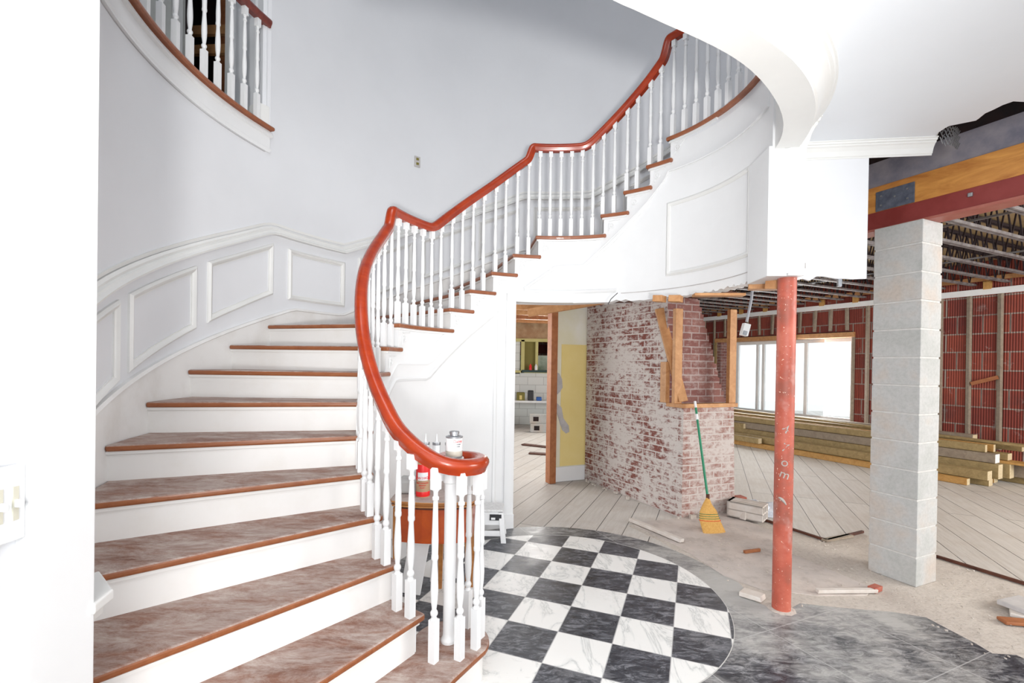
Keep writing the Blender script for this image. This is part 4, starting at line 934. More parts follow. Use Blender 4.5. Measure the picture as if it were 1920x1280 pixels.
# steel beam, timber, plate
BU = 3.99
beam = thing('steel_beam', 'dark red primed steel beam resting on the block column', 'beam', (*E(BU, 2.0), 2.58))
mb = MB(); mb.prism([E(BU, -1.0), E(BU + .02, -1.0), E(BU + .02, 3.4), E(BU, 3.4)], 2.58, 2.71); mb.build('web', redp, beam)
mb = MB(); mb.prism([E(BU - .012, -1.0), E(BU + .15, -1.0), E(BU + .15, 3.4), E(BU - .012, 3.4)], 2.565, 2.582); mb.build('bottom_flange', plain('pink_primer', (0.36, 0.10, 0.075), 0.5, col2=(0.42, 0.16, 0.12)), beam)
for v_ in (1.62, 1.0, 2.25, 0.3):
    mb = MB(); q = E(BU - 0.006, v_); m_ = Matrix.Rotation(0, 3, 'X'); mb.box((q[0], q[1], 2.665), (0.014, 0.026, 0.026), rad(24)); mb.build('bolt', steelm, beam, bevel=0.003)
mb = MB(); mb.prism([E(BU + .0, -1.0), E(BU + .06, -1.0), E(BU + .06, 3.4), E(BU + .0, 3.4)], 2.711, 2.905); tag(mb.build('timber_beam', glulam, bevel=0.003), 'orange timber beam lying on top of the red steel beam', 'beam')
mb = MB(); mb.prism([E(BU - .008, 1.93), E(BU, 1.93), E(BU, 2.18), E(BU - .008, 2.18)], 2.712, 2.86)
pl_ = tag(mb.build('connector_plate', galv, bevel=0.002), 'blue-grey metal plate nailed to the orange timber beam', 'plate')
for a_, z_ in ((1.97, 2.75), (1.97, 2.82), (2.14, 2.75), (2.14, 2.82), (2.05, 2.79)):
    mb = MB(); q = E(BU - 0.012, a_); mb.box((q[0], q[1], z_), (0.006, 0.012, 0.012), rad(24)); mb.build('nail_head', steelm, pl_)
mb = MB(); vs = []; n = 24
mb.prism([E(BU + .02, -1.0), E(BU + .10, -1.0), E(BU + .10, 3.4), E(BU + .02, 3.4)], 2.906, 3.10); struct(mb.build('wall_parging', greypar), 'rough grey parging above the timber beam', 'wall')
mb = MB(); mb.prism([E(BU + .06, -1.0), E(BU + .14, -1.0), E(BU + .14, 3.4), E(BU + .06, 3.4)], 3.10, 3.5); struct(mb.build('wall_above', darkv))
# hanging wire lath
mb = MB(); c0 = Vector(at_depth(1778, 262, 3.02)); 
for i in range(9):
    for j in range(6):
        x = c0.x - 0.075 + i * 0.019 + (0.009 if j % 2 else 0); z = c0.z - 0.05 + j * 0.02; y = 3.02 - 0.03 * sin(i * 0.5)
        if (i - 7) ** 2 / 20 + (j - 5) ** 2 / 40 > 2.2: continue
        mb.bar((x, y, z), (x + 0.0095, y, z + 0.02), 0.004, 0.004); mb.bar((x, y, z), (x - 0.0095, y, z + 0.02), 0.004, 0.004)
tag(mb.build('wire_lath', steelm), 'torn piece of wire lath hanging at the broken crown moulding', 'mesh')

# chimney
a23 = Vector((cos(rad(21)), sin(rad(21)))); b116 = Vector((cos(rad(115.5)), sin(rad(115.5)))); KC = Vector((1.715, 4.71))
def H(a, b): p = KC + a23 * a + b116 * b; return (p.x, p.y)
chim = thing('brick_chimney', 'brick chimney mass with plaster-stained sides and a tapered upper stack', 'chimney', (*H(0.3, 0.8), 0))
mb = MB(); lowp = [H(0, 0), H(0.69, 0), H(0.69, 1.7), H(0, 1.7)]; topp = [H(0, 0), H(0.655, 0), H(0.655, 1.7), H(0, 1.7)]
mb.prism(lowp, 0, 1.10, topp)
for i, f in enumerate(mb.f):
    cx = sum(mb.v[j][0] for j in f) / len(f); cy = sum(mb.v[j][1] for j in f) / len(f); q = Vector((cx, cy)) - KC
    # front face (b=0) gets the dustier brick
    mb.mi[i] = 1 if abs(q.dot(Vector((-a23.y, a23.x)))) < 0.02 else 0
mb.build('lower_mass', [brick_wash, brick_front], chim)
mb = MB(); zc = 1.10
while zc < 2.85:
    t = (zc - 1.10) / 1.1; wdt = max(0.36, 0.80 - 0.40 * min(t, 1.1) + random.uniform(-0.008, 0.008)); 
    mb.prism([H(0, 0.24), H(wdt, 0.24), H(wdt, 1.7), H(0, 1.7)], zc, zc + 0.0752); zc += 0.0752
for i, f in enumerate(mb.f):
    c_ = sum((Vector(mb.v[j][:2]) for j in f), Vector((0, 0))) / len(f); q = c_ - KC
    mb.mi[i] = 0 if abs(q.dot(Vector((b116.y, -b116.x)))) < 0.02 else 1
mb.build('upper_stack', [brick_wash, brick_red], chim)
fr_ = thing('ledge_framing', 'bare wood stud frame on the ledge of the brick chimney', 'framing', (*H(0.3, 0.03), 1.10))
mb = MB(); mb.prism([H(-0.02, -0.01), H(0.70, -0.01), H(0.70, 0.09), H(-0.02, 0.09)], 1.10, 1.14); mb.prism([H(-0.02, 0.09), H(0.07, 0.09), H(0.07, 0.22), H(-0.02, 0.22)], 1.10, 1.14); mb.build('plate', pine, fr_, bevel=0.003)
for a_, b_, z1 in ((0.005, 0.10, 2.1), (0.655, 0.04, 2.12)):
    mb = MB(); mb.box((*H(a_, b_), (1.14 + z1) / 2), (0.09, 0.045, z1 - 1.14), rad(21)); mb.build('stud', pine, fr_, bevel=0.003)
mb = MB(); mb.bar((*H(-0.03, 0.33), 2.12), (*H(0.05, 0.06), 1.16), 0.09, 0.04, up=(0, -1, 0)); mb.build('brace', pine, fr_, bevel=0.003)
mb = MB(); mb.box((*H(-0.02, 0.24), 1.35), (0.05, 0.09, 0.42), rad(21)); mb.build('block', pine, fr_, bevel=0.003)
# rough plaster at the foot of the chimney
mb = MB()
for i in range(26):
    t = random.random(); left = i % 2
    p = H(-0.03 - random.random() * 0.04, t * 1.6) if left else H(t * 0.7, -0.03 - random.random() * 0.04); r_ = random.uniform(0.01, 0.032)
    mb.prism([(p[0] + r_ * random.uniform(.7, 1.2) * cos(a), p[1] + r_ * random.uniform(.7, 1.2) * sin(a)) for a in [j * 1.05 for j in range(6)]], 0, random.uniform(0.01, 0.05))
tag(mb.build('plaster_crumbs', rubblem, bevel=0.004), 'heap of broken plaster crumbs along the chimney foot', 'rubble', kind='stuff')

# broom
bro = thing('broom', 'corn broom with a green handle leaning on the brick chimney', 'broom', (1.83, 4.32, 0.02))
top = Vector((1.815, 4.66, 1.20)); bot = Vector((1.80, 4.34, 0.30))
bh = Vector(at_depth(1327, 932, 4.40)); tp_ = Vector(at_depth(1303, 752, 4.66))
mb = MB(); mb.tube([bh, bh.lerp(tp_, 0.5), bh.lerp(tp_, 0.93)], 0.0115, 12); mb.build('handle', greenpl, bro, smooth=True)
mb = MB(); mb.tube([bh.lerp(tp_, 0.80), bh.lerp(tp_, 0.86)], 0.0122, 12); mb.build('sticker', whitepl, bro, smooth=True); mb = MB(); mb.tube([bh.lerp(tp_, 0.93), tp_], 0.012, 12); mb.build('grip', whitepl, bro, smooth=True)
fl = Vector(at_depth(1334, 1000, 4.32)); fl.z = 0.02; fr_l = Vector(at_depth(1366, 1001, 4.32)); fr_l.z = 0.022
secs = [(bh, 0.013, 0.013), (Vector(at_depth(1326, 945, 4.39)), 0.045, 0.022), (Vector(at_depth(1328, 958, 4.37)), 0.085, 0.03), (Vector(at_depth(1331, 975, 4.34)), 0.105, 0.032), (Vector(at_depth(1341, 1001, 4.31)), 0.118, 0.03)]
mb = MB(); fr = []
for j, (c_, wx, wy) in enumerate(secs):
    sd = Vector((cos(rad(8)), sin(rad(8)), -0.10 if j > 2 else 0)); fr.append((c_, sd * wx, Vector((0.05, 1, 0)) * wy))
mb.sweep([(cos(2 * pi * i / 20), sin(2 * pi * i / 20)) for i in range(20)], fr); mb.build('bristles', straw, bro, smooth=True)
for zt in (0.42, 0.50, 0.58, 0.66):
    k_ = 1 + zt * 3; i0 = int(k_); f_ = k_ - i0; c_ = secs[i0][0].lerp(secs[i0 + 1][0], f_); wx = secs[i0][1] * (1 - f_) + secs[i0 + 1][1] * f_; wy = secs[i0][2] * (1 - f_) + secs[i0 + 1][2] * f_
    mb = MB(); mb.tube([c_ + Vector((cos(rad(8)), sin(rad(8)), -0.05)) * (wx * 1.02 * cos(a)) + Vector((0, 1, 0)) * (wy * 1.05 * sin(a)) for a in [j * pi / 12 for j in range(25)]], 0.0022, 5); mb.build('stitching', greenpl if zt < 0.6 else redcan, bro)
mb = MB(); mb.tube([secs[0][0] + Vector((0, 0, 0.03)), secs[0][0] - Vector((0, 0, 0.02))], 0.016, 12); mb.build('binding', darkw, bro, smooth=True)

# hanging cable with outlet box
hb = thing('hanging_box', 'small metal junction box hanging from a flexible cable', 'junction box', at_depth(1397, 618, 4.2))
mb = MB(); pts = [Vector(at_depth(x, y, 4.2)) for x, y in ((1411, 540), (1409, 560), (1405, 580), (1400, 603))]; mb.tube(pts, 0.0115, 10); mb.build('cable', plain('grey_conduit', (0.45, 0.47, 0.52), 0.4), hb, smooth=True)
c_ = Vector(at_depth(1397, 618, 4.2)); mb = MB(); mb.box(c_, (0.06, 0.05, 0.11), rot=Matrix.Rotation(0.25, 3, 'Y')); mb.build('box', whitepl, hb, bevel=0.004)
mb = MB(); mb.box(c_ + Vector((-0.012, -0.028, -0.03)), (0.035, 0.01, 0.035), rot=Matrix.Rotation(0.25, 3, 'Y')); mb.build('faceplate', steelm, hb, bevel=0.002)
# broken framing stubs under the curved wall
labs = ['pale broken board stub under the curved wall above the chimney', 'short broken board under the curved wall left of the hanging cable', 'stacked board stub beside the red post head', 'broad pale board end against the red post head', 'thin split lath under the curved wall']
for i, (x0, x1, y, Yd, h) in enumerate(((1228, 1245, 560, 3.75, .05), (1256, 1278, 560, 3.72, .05), (1403, 1442, 537, 3.25, .045), (1438, 1462, 533, 3.10, .07), (1300, 1395, 553, 3.5, .02))):
    a, b = at_depth(x0, y, Yd), at_depth(x1, y, Yd - 0.05); mb = MB(); mb.bar(a, b, 0.09, h); tag(mb.build('board_stub', pine, bevel=0.003), labs[i], 'board')
mb = MB(); mb.tube([at_depth(x, y, 3.98) for x, y in ((1140, 570), (1146, 560), (1158, 549))], 0.0035, 6); tag(mb.build('bent_wire', blackp), 'thin dark wire poking up from the broken wall edge', 'wire')

# wall switch box on the curved wall
th_s = 134.5; q = P(th_s, RO - 0.006)
dirc = at_depth(782, 303, 5.0)
best = min(range(1000, 1700), key=lambda t: abs(P(t / 10, RO)[0] / P(t / 10, RO)[1] - dirc[0] / dirc[1])) / 10
q = P(best, RO - 0.008); zz = at_depth(782, 303, q[1])[2]
sw = thing('wall_switch', 'small grey switch plate high on the curved wall', 'switch', (q[0], q[1], zz))
mb = MB(); mb.box((q[0], q[1], zz), (0.014, 0.068, 0.115), rad(best)); mb.build('plate', bareplast, sw, bevel=0.003)
for dz in (-0.025, 0.025):
    q2 = P(best, RO - 0.018); mb = MB(); mb.box((q2[0], q2[1], zz + dz), (0.008, 0.03, 0.025), rad(best)); mb.build('toggle', olive, sw, bevel=0.002)
# foreground switch plate
fs = thing('light_switch', 'white double switch plate on the left foreground wall', 'switch', (-1.112, 1.045, 1.14))
mb = MB(); mb.box((-1.1125, 1.037, 1.185), (0.012, 0.085, 0.17)); mb.build('plate', whitepl, fs, bevel=0.004)
for y_, z_ in ((1.022, 1.185), (1.055, 1.185)):
    mb = MB(); mb.box((-1.105, y_, z_), (0.004, 0.012, 0.075)); mb.build('slot', plain('ivory', (0.62, 0.6, 0.5), 0.5), fs)
    mb = MB(); mb.box((-1.098, y_, z_), (0.022, 0.008, 0.018)); mb.build('toggle', whitepl, fs, bevel=0.002)

# side table
tb = thing('side_table', 'small reddish bow-front side table behind the bottom balusters', 'table', (-0.46, 3.0, 0))
TZ = 0.70
def bow(dx, dy0, inset=0.0):
    pts = [(-0.715 + inset, 3.26 - inset), (-0.715 + inset, 2.82 + inset)]
    for i in range(9): t = i / 8; pts.append((-0.70 + inset + (0.48 - 2 * inset) * t, 2.78 + inset - 0.035 * sin(pi * t)))
    pts += [(-0.205 - inset, 2.82 + inset), (-0.205 - inset, 3.26 - inset)]; return pts
mb = MB(); mb.prism(bow(0, 0), TZ - 0.014, TZ)
for i, f in enumerate(mb.f): mb.mi[i] = 0 if min(mb.v[j][2] for j in f) > TZ - 1e-5 else 1
mb.build('tabletop', [tdust, tableb], tb, bevel=0.005)
mb = MB(); mb.prism(bow(0, 0, 0.012), TZ - 0.026, TZ - 0.014); mb.prism(bow(0, 0, 0.004), TZ - 0.036, TZ - 0.026); mb.build('top_moulding', tableb, tb, bevel=0.003)
mb = MB(); mb.prism(bow(0, 0, 0.028), TZ - 0.052, TZ - 0.036); mb.build('inlay', darkw, tb)
mb = MB(); mb.prism(bow(0, 0, 0.025), TZ - 0.25, TZ - 0.052); mb.build('apron', tablem, tb)
for x, y in ((-0.675, 2.83), (-0.245, 2.83), (-0.46, 3.17), (-0.675, 3.2), (-0.245, 3.2)):
    mb = MB(); 
    s0, s1 = 0.02, 0.011; zt = TZ - 0.05
    mb.prism([(x - s1, y - s1), (x + s1, y - s1), (x + s1, y + s1), (x - s1, y + s1)], 0.0, 0.42, [(x - s0, y - s0), (x + s0, y - s0), (x + s0, y + s0), (x - s0, y + s0)])
    mb.box((x, y, (0.42 + zt) / 2), (0.042, 0.042, zt - 0.42)); mb.build('leg', tableb, tb, bevel=0.002)
# can on the newel cap
can = thing('solvent_can', 'small grey metal can with white label standing on the newel cap', 'can', (-0.262, 2.20, 1.07))
cc = (-0.268, 2.235); cz = 1.07
mb = MB(); mb.lathe((*cc, cz), [(0.040, 0), (0.0405, 0.004), (0.039, 0.006), (0.039, 0.092), (0.0405, 0.094), (0.0405, 0.098), (0.036, 0.098), (0.030, 0.102)], 28); mb.build('body', steelm, can, smooth=True)
mb = MB(); mb.lathe((*cc, cz + 0.10), [(0.020, 0), (0.020, 0.010), (0.0235, 0.010), (0.0235, 0.020), (0.021, 0.022)], 24); mb.build('lid', steelm, can, smooth=True)
mb = MB(); mb.lathe((*cc, cz + 0.032), [(0.0392, 0), (0.0396, 0.001), (0.0396, 0.058), (0.0392, 0.059)], 28); mb.build('label', whitepl, can, smooth=True)
mb = MB(); mb.lathe((*cc, cz + 0.007), [(0.0392, 0), (0.0396, 0.001), (0.0396, 0.024), (0.0392, 0.025)], 28); mb.build('lower_band', plain('tan_print', (0.45, 0.42, 0.36), 0.5), can, smooth=True)
ca = atan2(-cc[1], -cc[0])
text_on_cyl('lettering', 'Oatey', 0.019, cc, 0.0397, ca + 0.45, cz + 0.078, redcan, can)
text_on_cyl('lettering', 'CLEANER', 0.007, cc, 0.0397, ca + 0.45, cz + 0.064, blackp, can)
text_on_cyl('lettering', 'CLEAR', 0.007, cc, 0.0397, ca + 0.45, cz + 0.054, blackp, can)
# red spray-type can on the table
cc = (-0.532, 2.88); cz = TZ; sc = thing('adhesive_can', 'red and brown printed can standing on the side table', 'can', (*cc, cz))
mb = MB(); mb.lathe((*cc, cz), [(0.041, 0), (0.042, 0.003), (0.042, 0.2), (0.040, 0.202), (0.03, 0.215)], 28); mb.build('body', kraft, sc, smooth=True)
mb = MB(); mb.lathe((*cc, cz), [(0.0425, 0.006), (0.0428, 0.007), (0.0428, 0.034), (0.0425, 0.035)], 28); mb.build('bottom_band', redcan, sc, smooth=True)
mb = MB(); mb.lathe((*cc, cz), [(0.0425, 0.105), (0.0428, 0.106), (0.0428, 0.199), (0.0425, 0.2)], 28); mb.build('top_band', redcan, sc, smooth=True)
ca = atan2(-cc[1], -cc[0])
mb = MB(); fr = [((cc[0] + 0.0430 * cos(a), cc[1] + 0.0430 * sin(a), cz + 0.128), (0.0006 * cos(a), 0.0006 * sin(a), 0), (0, 0, 1)) for a in [ca - 0.8 + i * 0.17 for i in range(10)]]
mb.sweep([(0, -0.024), (1, -0.024), (1, 0.024), (0, 0.024)], fr); mb.build('label', whitepl, sc)
text_on_cyl('lettering', 'W1W2', 0.022, cc, 0.0436, ca, cz + 0.118, redcan, sc)
for i_, t_ in enumerate(('HIGH STRENGTH', 'ADHESIVE', 'FOAM')): text_on_cyl('lettering', t_, 0.010, cc, 0.0425, ca - 0.1, cz + 0.088 - 0.014 * i_, redcan, sc)
# caulk cartridges standing on the table
spec = [(-0.545, 3.02, 0.34, 'white caulk tube at the left of the three behind the handrail'), (-0.475, 3.02, 0.36, 'caulk tube with a pink print between two others on the table'), (-0.395, 3.02, 0.36, 'white caulk tube at the right of the three, beside the small metal can')]
proto = None
for i, (x, y, h, lab) in enumerate(spec):
    if proto is None:
        t = thing('caulk_tube', lab, 'tube', (x, y, TZ), 'caulk tubes on the side table'); proto = t
        mb = MB(); mb.lathe((0, 0, 0), [(0.025, 0), (0.025, 0.30), (0.023, 0.305), (0.009, 0.31), (0.008, 0.318), (0.004, 0.36)], 20); mb.build('barrel', whitepl, t, smooth=True, world=True)
        mb = MB(); mb.lathe((0, 0, 0.29), [(0.0255, 0), (0.0258, 0.002), (0.0258, 0.014), (0.0255, 0.016)], 20); mb.build('end_ring', steelm, t, smooth=True, world=True)
    else:
        t = proto.copy(); COL.objects.link(t); t.location = (x, y, TZ + 0.0); t['label'] = lab; t.scale = (1, 1, 1)
        for ch in proto.children: g = ch.copy(); COL.objects.link(g); g.parent = t
    if i == 1:
        mb = MB(); mb.lathe((x, y, TZ + 0.1), [(0.0255, 0), (0.0259, 0.002), (0.0259, 0.13), (0.0255, 0.132)], 20); mb.build('print_band', pinkp, t, smooth=True)
mb = MB(); mb.box((-0.640, 2.98, TZ + 0.045), (0.12, 0.14, 0.09)); tag(mb.build('plastic_case', plain('grey_case', (0.45, 0.45, 0.44), 0.6), bevel=0.02, seg=3), 'low grey plastic case at the left end of the side table', 'case')
t = thing('white_jug', 'tall white plastic jug behind the handrail on the side table', 'jug', (-0.60, 3.15, TZ))
mb = MB(); mb.lathe((-0.60, 3.15, TZ), [(0.05, 0), (0.052, 0.01), (0.048, 0.17), (0.03, 0.21), (0.018, 0.22)], 24); mb.build('body', whitepl, t, smooth=True)
mb = MB(); mb.lathe((-0.60, 3.15, TZ + 0.22), [(0.02, 0), (0.02, 0.02), (0.016, 0.024)], 20); mb.build('cap', bareplast, t, smooth=True)
# boards and debris under the table
for i, (x, y, w_, h, r_) in enumerate(((-0.60, 3.05, 0.13, 0.42, 0.15), (-0.50, 3.22, 0.05, 0.36, 0.05), (-0.42, 3.26, 0.06, 0.40, -0.05), (-0.36, 3.28, 0.05, 0.38, 0.02))):
    mb = MB(); mb.box((x, y, 0.03 + h / 2), (w_, 0.02, h), rot=Matrix.Rotation(r_, 3, 'Y') @ Matrix.Rotation(-0.12, 3, 'X'))
    tag(mb.build('trim_offcut', whitepl, bevel=0.002), ['widest pale offcut leaning under the side table, at its left', 'narrow white offcut leaning under the side table, second from left', 'white offcut leaning under the side table, third from left', 'rightmost narrow white offcut leaning under the side table'][i], 'board')
# step stool
so = thing('step_stool', 'small white plastic step stool with a black label near the door casing', 'stool', (-0.2, 4.13, 0))
x0, x1, y0, y1, sz = -0.34, -0.055, 4.0, 4.22, 0.275
mb = MB(); mb.box(((x0 + x1) / 2, (y0 + y1) / 2, sz - 0.01), (x1 - x0, y1 - y0, 0.02)); mb.build('top', plain('grained_plastic', (0.78, 0.78, 0.78), 0.6, col2=(0.6, 0.6, 0.6), scale=60), so, bevel=0.006)
mb = MB(); mb.prism([(x0 + .01, y0 - .005), (x1 - .01, y0 - .005), (x1 - .01, y0 + .01), (x0 + .01, y0 + .01)], 0.15, sz - 0.02); mb.build('upper_rail', whitepl, so)
mb = MB(); mb.prism([(x0 + .01, y0 - .012), (x1 - .0, y0 - .012), (x1 - .0, y0 + .005), (x0 + .01, y0 + .005)], 0.055, 0.10); mb.build('lower_rail', whitepl, so, bevel=0.004)
mb = MB(); mb.box((x1 - 0.065, y0 - 0.008, 0.215), (0.10, 0.006, 0.05)); lb = mb.build('label', blackp, so)
mb = MB(); mb.box((x1 - 0.085, y0 - 0.012, 0.205), (0.035, 0.003, 0.018)); mb.build('label_mark', whitepl, so)
for x, dx in ((x0 + 0.02, -0.02), (x1 - 0.02, 0.025)):
    for y, dy in ((y0 + 0.005, -0.015), (y1 - 0.02, 0.015)):
        mb = MB(); s_ = 0.022; mb.prism([(x + dx - s_, y + dy - s_ * .6), (x + dx + s_, y + dy - s_ * .6), (x + dx + s_, y + dy + s_ * .6), (x + dx - s_, y + dy + s_ * .6)], 0.0, sz - 0.02, [(x - s_, y - s_ * .6), (x + s_, y - s_ * .6), (x + s_, y + s_ * .6), (x - s_, y + s_ * .6)]); mb.build('leg', whitepl, so, bevel=0.003)

# hollow clay block, wrap and loose bricks at the chimney foot
hbk = thing('hollow_block', 'dusty hollow clay block lying on the mortar bed by the red post', 'block', (2.42, 4.78, 0))
mb = MB(); ga = rad(-42); c0 = Vector((2.50, 4.62)); gx = Vector((cos(ga), sin(ga))); gy = Vector((-gx.y, gx.x))
def HB(a, b): p = c0 + gx * a + gy * b; return (p.x, p.y)
for zz0, zz1 in ((0.018, 0.032), (0.085, 0.099), (0.155, 0.17)): mb.prism([HB(-0.33, -0.1), HB(0, -0.1), HB(0, 0.1), HB(-0.33, 0.1)], zz0, zz1)
for b_ in (-0.1, -0.045, 0.03, 0.086): mb.prism([HB(-0.33, b_), HB(0, b_), HB(0, b_ + 0.014), HB(-0.33, b_ + 0.014)], 0.018, 0.17)
mb.prism([HB(-0.33, -0.1), HB(-0.3, -0.1), HB(-0.3, 0.1), HB(-0.33, 0.1)], 0.018, 0.17)
mb.build('shell', brightpl, hbk, bevel=0.002)
mb = MB()
pts = []
for i in range(9):
    for j in range(6): pts.append((2.43 + i * 0.045, 4.83 + j * 0.045 - i * 0.012, 0.06 + random.uniform(0, 0.05) + 0.05 * sin(i * 0.5) * sin(j * 0.8)))
vs = pts + [(p[0], p[1], 0.001) for p in pts]
def ix(i, j, k=0): return k * 54 + i * 6 + j
fs = [(ix(i, j), ix(i + 1, j), ix(i + 1, j + 1), ix(i, j + 1)) for i in range(8) for j in range(5)] + [(ix(i, j, 1), ix(i, j + 1, 1), ix(i + 1, j + 1, 1), ix(i + 1, j, 1)) for i in range(8) for j in range(5)]
for i in range(8): fs += [(ix(i, 0), ix(i, 0, 1), ix(i + 1, 0, 1), ix(i + 1, 0)), (ix(i, 5), ix(i + 1, 5), ix(i + 1, 5, 1), ix(i, 5, 1))]
for j in range(5): fs += [(ix(0, j), ix(0, j + 1), ix(0, j + 1, 1), ix(0, j, 1)), (ix(8, j), ix(8, j, 1), ix(8, j + 1, 1), ix(8, j + 1))]
mb.add(vs, fs); tag(mb.build('plastic_wrap', foil), 'crumpled clear plastic wrap behind the hollow block', 'plastic')
redb = plain('brick_piece', (0.32, 0.06, 0.04), 0.85, col2=(0.45, 0.15, 0.1), scale=12)
for i, (x, y, z, sx, sy, sz_, r_, m, lab) in enumerate((
    (2.49, 5.12, 0.04, 0.11, 0.10, 0.16, 0.3, redb, 'broken red brick end beside the chimney foot'),
    (2.36, 4.72, 0.055, 0.16, 0.12, 0.08, 0.5, brightpl, 'pale broken plaster lump beside the hollow block'),
    (2.33, 4.93, 0.045, 0.14, 0.12, 0.09, 0.2, brightpl, 'pale mortar chunk at the right chimney corner'),
    (1.32, 4.30, 0.028, 0.62, 0.05, 0.03, -1.05, brightpl, 'long pale plaster edge strip left of the mortar bed'),
    (1.60, 3.10, 0.02, 0.13, 0.09, 0.03, -0.7, brightpl, 'flat broken mortar flake left of the red post'),
    (2.28, 3.18, 0.02, 0.42, 0.035, 0.025, 0.05, brightpl, 'thin pale mortar edge strip right of the red post'),
    (2.50, 3.22, 0.02, 0.09, 0.05, 0.035, 0.4, redb, 'small reddish tile shard right of the red post'),
    (1.98, 3.85, 0.02, 0.16, 0.02, 0.025, 0.3, redpine, 'short dark splinter on the floor between post and column'),
    (2.92, 4.20, 0.012, 0.36, 0.05, 0.02, 0.38, lumber2, 'splintered board edge bordering the broken floor'))):
    mb = MB(); mb.box((x, y, z), (sx, sy, sz_), r_); 
    for j in range(8): v0 = mb.v[j]; mb.v[j] = (v0[0] + random.uniform(-.1, .1) * sy, v0[1] + random.uniform(-.1, .1) * sy, v0[2])
    tag(mb.build('debris_piece', m, bevel=0.004), lab, 'debris')
# floorboard broken edge
mb = MB()
for a, b in (((2.52, 4.66), (2.78, 4.13)), ((2.78, 4.13), (3.27, 4.37)), ((3.36, 3.98), (3.47, 3.78)), ((3.47, 3.78), (3.68, 3.30)), ((3.68, 3.30), (4.1, 2.4))): mb.bar((*a, 0.012), (*b, 0.012), 0.022, 0.02)
struct(mb.build('trim_44', darkw), 'dark broken edge of the floorboards', 'trim')
# crumbs over the rubble (stuff)
mb = MB(); random.seed(11)
for i in range(420):
    if i < 300: x = random.uniform(2.5, 3.5); y = random.uniform(2.4, 4.2)
    else: x = random.uniform(1.5, 2.6); y = random.uniform(2.95, 4.5)
    if (Vector((x, y)) - KC).length < 0.5: continue
    if x > 3.44 + (3.8 - y) * 0.43 - 0.02: continue
    r_ = random.uniform(0.002, 0.007); a = random.uniform(0, 3); z0 = 0.01
    mb.box((x, y, z0 + r_ * 0.4), (2 * r_, 1.4 * r_, r_), a)
tag(mb.build('mortar_crumbs', rubblem), 'scattered mortar crumbs on the broken floor area', 'rubble', kind='stuff')
# loose slabs at the right frame edge
for i, (px, py, sx, sy, h, r_, m, lab) in enumerate(((1905, 1142, 0.22, 0.16, 0.03, 0.3, bareplast, 'upper broken floor slab at the right frame edge'), (1908, 1165, 0.26, 0.07, 0.02, -0.15, redpine, 'dark splintered slab edge at the right frame edge'), (1893, 1150, 0.10, 0.07, 0.025, 0.8, brightpl, 'small pale slab chip at the right frame edge'))):
    q = unproj(px, py, 0.02); mb = MB(); mb.box((q[0] + 0.05, q[1], 0.006 + h / 2 + (0.025 if i == 0 else 0)), (sx, sy, h), r_); tag(mb.build('floor_slab_piece', m, bevel=0.005), lab, 'debris')

# lumber pile along the far wall
LF = Vector((6.10, 6.22)); LD = Vector((cos(rad(117.5)), sin(rad(117.5)))); LN = Vector((LD.y, -LD.x))
if LN.x < 0: LN = -LN
def lum(off, s0, L, z, w_, h, m, lab, tilt=0.0, endm=None):
    a = LF + LN * off + LD * s0; b = a + LD * L; mb = MB(); mb.bar((a.x, a.y, z + h / 2), (b.x, b.y, z + h / 2 + tilt), w_, h)
    for i, f in enumerate(mb.f):
        if i in (3, 5) or True:
            c_ = sum((Vector(mb.v[j]) for j in f), Vector((0, 0, 0))) / 4; q = Vector((c_.x, c_.y)) - a
            if q.length < w_ * 0.3 or (Vector((c_.x, c_.y)) - b).length < w_ * 0.3: mb.mi[i] = 1
    tag(mb.build('lumber_board', [m, endm or endgrain], bevel=0.004), lab, 'lumber', 'boards in the lumber pile by the far wall')
lum(0.00, 0.05, 4.6, 0.0, 0.09, 0.085, lumber3, 'amber beam on the floor at the front of the lumber pile')
lum(0.22, -0.10, 4.4, 0.0, 0.12, 0.09, lumberm, 'second floor-level beam of the lumber pile, greyish with a pale end')
lum(0.55, -0.05, 4.5, 0.0, 0.12, 0.09, lumber3, 'third floor-level beam of the lumber pile near the frame edge')
lum(0.85, -0.3, 4.5, 0.0, 0.12, 0.09, lumberm, 'fourth floor-level beam at the back of the lumber pile')
lum(0.12, -0.02 - 0.1, 4.5, 0.09, 0.14, 0.12, lumberm, 'heavy olive post lying on the front beams of the lumber pile')
lum(0.36, -0.15, 4.8, 0.09, 0.14, 0.19, lumberm, 'deep brown-green timber in the second layer of the lumber pile')
lum(0.56, -0.2, 4.8, 0.09, 0.14, 0.19, lumberm, 'deep timber with a chipped end in the second layer, behind the first')
lum(0.80, -0.5, 4.8, 0.09, 0.16, 0.19, lumber2, 'rear deep timber in the second layer of the lumber pile')
lum(0.62, -0.45, 5.0, 0.28, 0.24, 0.03, lumber3, 'thin orange plank in the middle of the lumber pile')
lum(0.42, -0.10, 5.0, 0.285, 0.14, 0.12, lumber2, 'weathered grey timber with a white painted end', 0.0, whitepl)
lum(0.66, -0.15, 5.0, 0.315, 0.14, 0.09, lumberm, 'grey timber beside the white-ended one in the lumber pile')
lum(0.44, 0.02, 4.9, 0.41, 0.06, 0.10, lumberm, 'upright two-inch board on top of the lumber pile at the front')
lum(0.58, -0.02, 4.9, 0.41, 0.06, 0.10, lumber3, 'upright two-inch board on top of the lumber pile, behind the front one')
lum(0.75, -0.5, 5.3, 0.50, 0.10, 0.03, lumberm, 'long thin board slanting across the top of the lumber pile', 0.10)
lum(0.95, -0.2, 4.6, 0.42, 0.12, 0.10, lumberm, 'dull timber at the back top of the lumber pile')
lum(1.25, 0.4, 4.0, 0.30, 0.16, 0.25, lumber2, 'grey dusty beam against the clay tile wall behind the lumber pile')
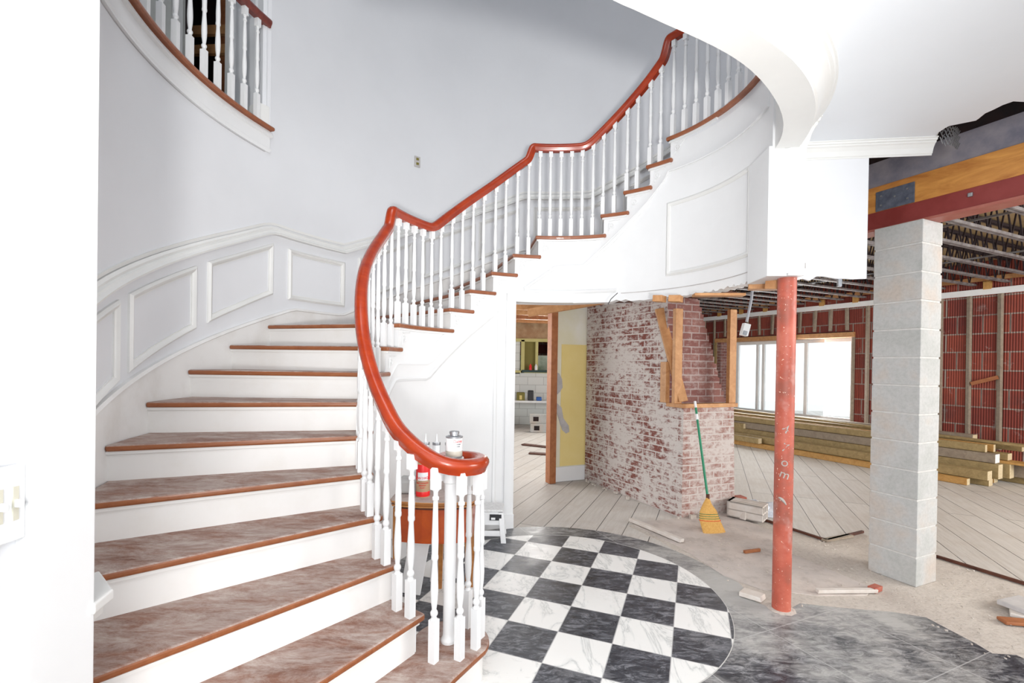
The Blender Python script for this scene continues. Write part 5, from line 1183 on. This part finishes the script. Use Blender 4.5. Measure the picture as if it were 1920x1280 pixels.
lum(1.25, 0.3, 4.2, 0.0, 0.16, 0.29, lumber2, 'lowest grey beam against the clay tile wall behind the lumber pile')
lum(-0.05, 3.0, 3.2, 0.09, 0.10, 0.10, lumberm, 'far short timber on the left end of the lumber pile')
lum(0.35, 3.6, 3.6, 0.28, 0.12, 0.10, lumberm, 'far upper timber at the left end of the lumber pile')
# small blue tool and rear room goods
cbk = None
rr_ = [(0.83, 11.2, 0.2, 'lower left grey concrete block in the rear room stack'), (1.02, 11.2, 0.2, 'lower right grey concrete block in the rear room stack'), (0.60, 10.9, 0.05, 'single grey concrete block in front of the rear room stack'), (1.0, 11.2, 0.41, 'upper grey concrete block in the rear room stack')]
for i, (x, y, z, lab) in enumerate(((0.62, 10.6, 0.0, rr_[0][3]), (1.0, 10.62, 0.0, rr_[1][3]), (0.60, 10.62, 0.2, 'upper left grey concrete block of the rear room stack, hole facing front'), (1.0, 10.62, 0.2, rr_[3][3]))):
    mb = MB(); mb.box((x, y, z + 0.1), (0.38, 0.19, 0.195)); o = mb.build('concrete_block', blockm, bevel=0.004); tag(o, lab, 'block', 'concrete blocks in the rear room')
    mb = MB(); mb.box((x - 0.05, y - 0.094, z + 0.1), (0.12, 0.01, 0.1)); mb.build('hole', darkv, o)
mb = MB(); mb.box((0.7, 11.55, 0.62), (1.6, 0.5, 0.05)); wb = tag(mb.build('work_bench', whitepl, bevel=0.004), 'cluttered white bench along the rear block wall', 'bench')
for x in (-0.05, 1.45): mb = MB(); mb.box((x, 11.55, 0.3), (0.06, 0.4, 0.6)); mb.build('leg', whitepl, wb)
for nm, x, z, sx, sz_, m, lab, cat in (('battery_case', 0.22, 0.72, 0.2, 0.24, olive, 'dark case with a yellow mark on the rear bench', 'case'), ('tool_bag', 0.46, 0.76, 0.14, 0.26, blackp, 'dark tool hanging over the rear bench', 'tool'), ('blue_tub', 0.66, 0.69, 0.13, 0.09, bluep, 'small blue tub on the rear bench', 'tub')):
    mb = MB(); mb.box((x, 11.4, z), (sx, 0.15, sz_)); o = mb.build(nm, m, bevel=0.02, seg=3); tag(o, lab, cat)
    if nm == 'battery_case': mb = MB(); mb.box((x, 11.32, z), (0.06, 0.01, 0.1)); mb.build('mark', yellow, o)
for nm, x, m, lab in (('red_bottle', 0.46, redcan, 'tiny red-capped bottle on the rear window sill'), ('white_cup', 0.6, whitepl, 'tiny white cup on the rear window sill')):
    mb = MB(); mb.lathe((x, 11.8, 1.375), [(0.035, 0), (0.035, 0.1), (0.015, 0.13), (0.015, 0.15)], 12); tag(mb.build(nm, m, smooth=True), lab, 'bottle')
for i, (x, y, L, r_) in enumerate(((0.75, 8.6, 1.2, -0.5), (0.8, 7.9, 1.0, -0.25))):
    mb = MB(); mb.box((x, y, 0.012), (L, 0.12, 0.02), r_); tag(mb.build('loose_plank', darkw), ['farther dark plank lying on the rear room floor', 'nearer dark plank lying on the rear room floor'][i], 'plank')
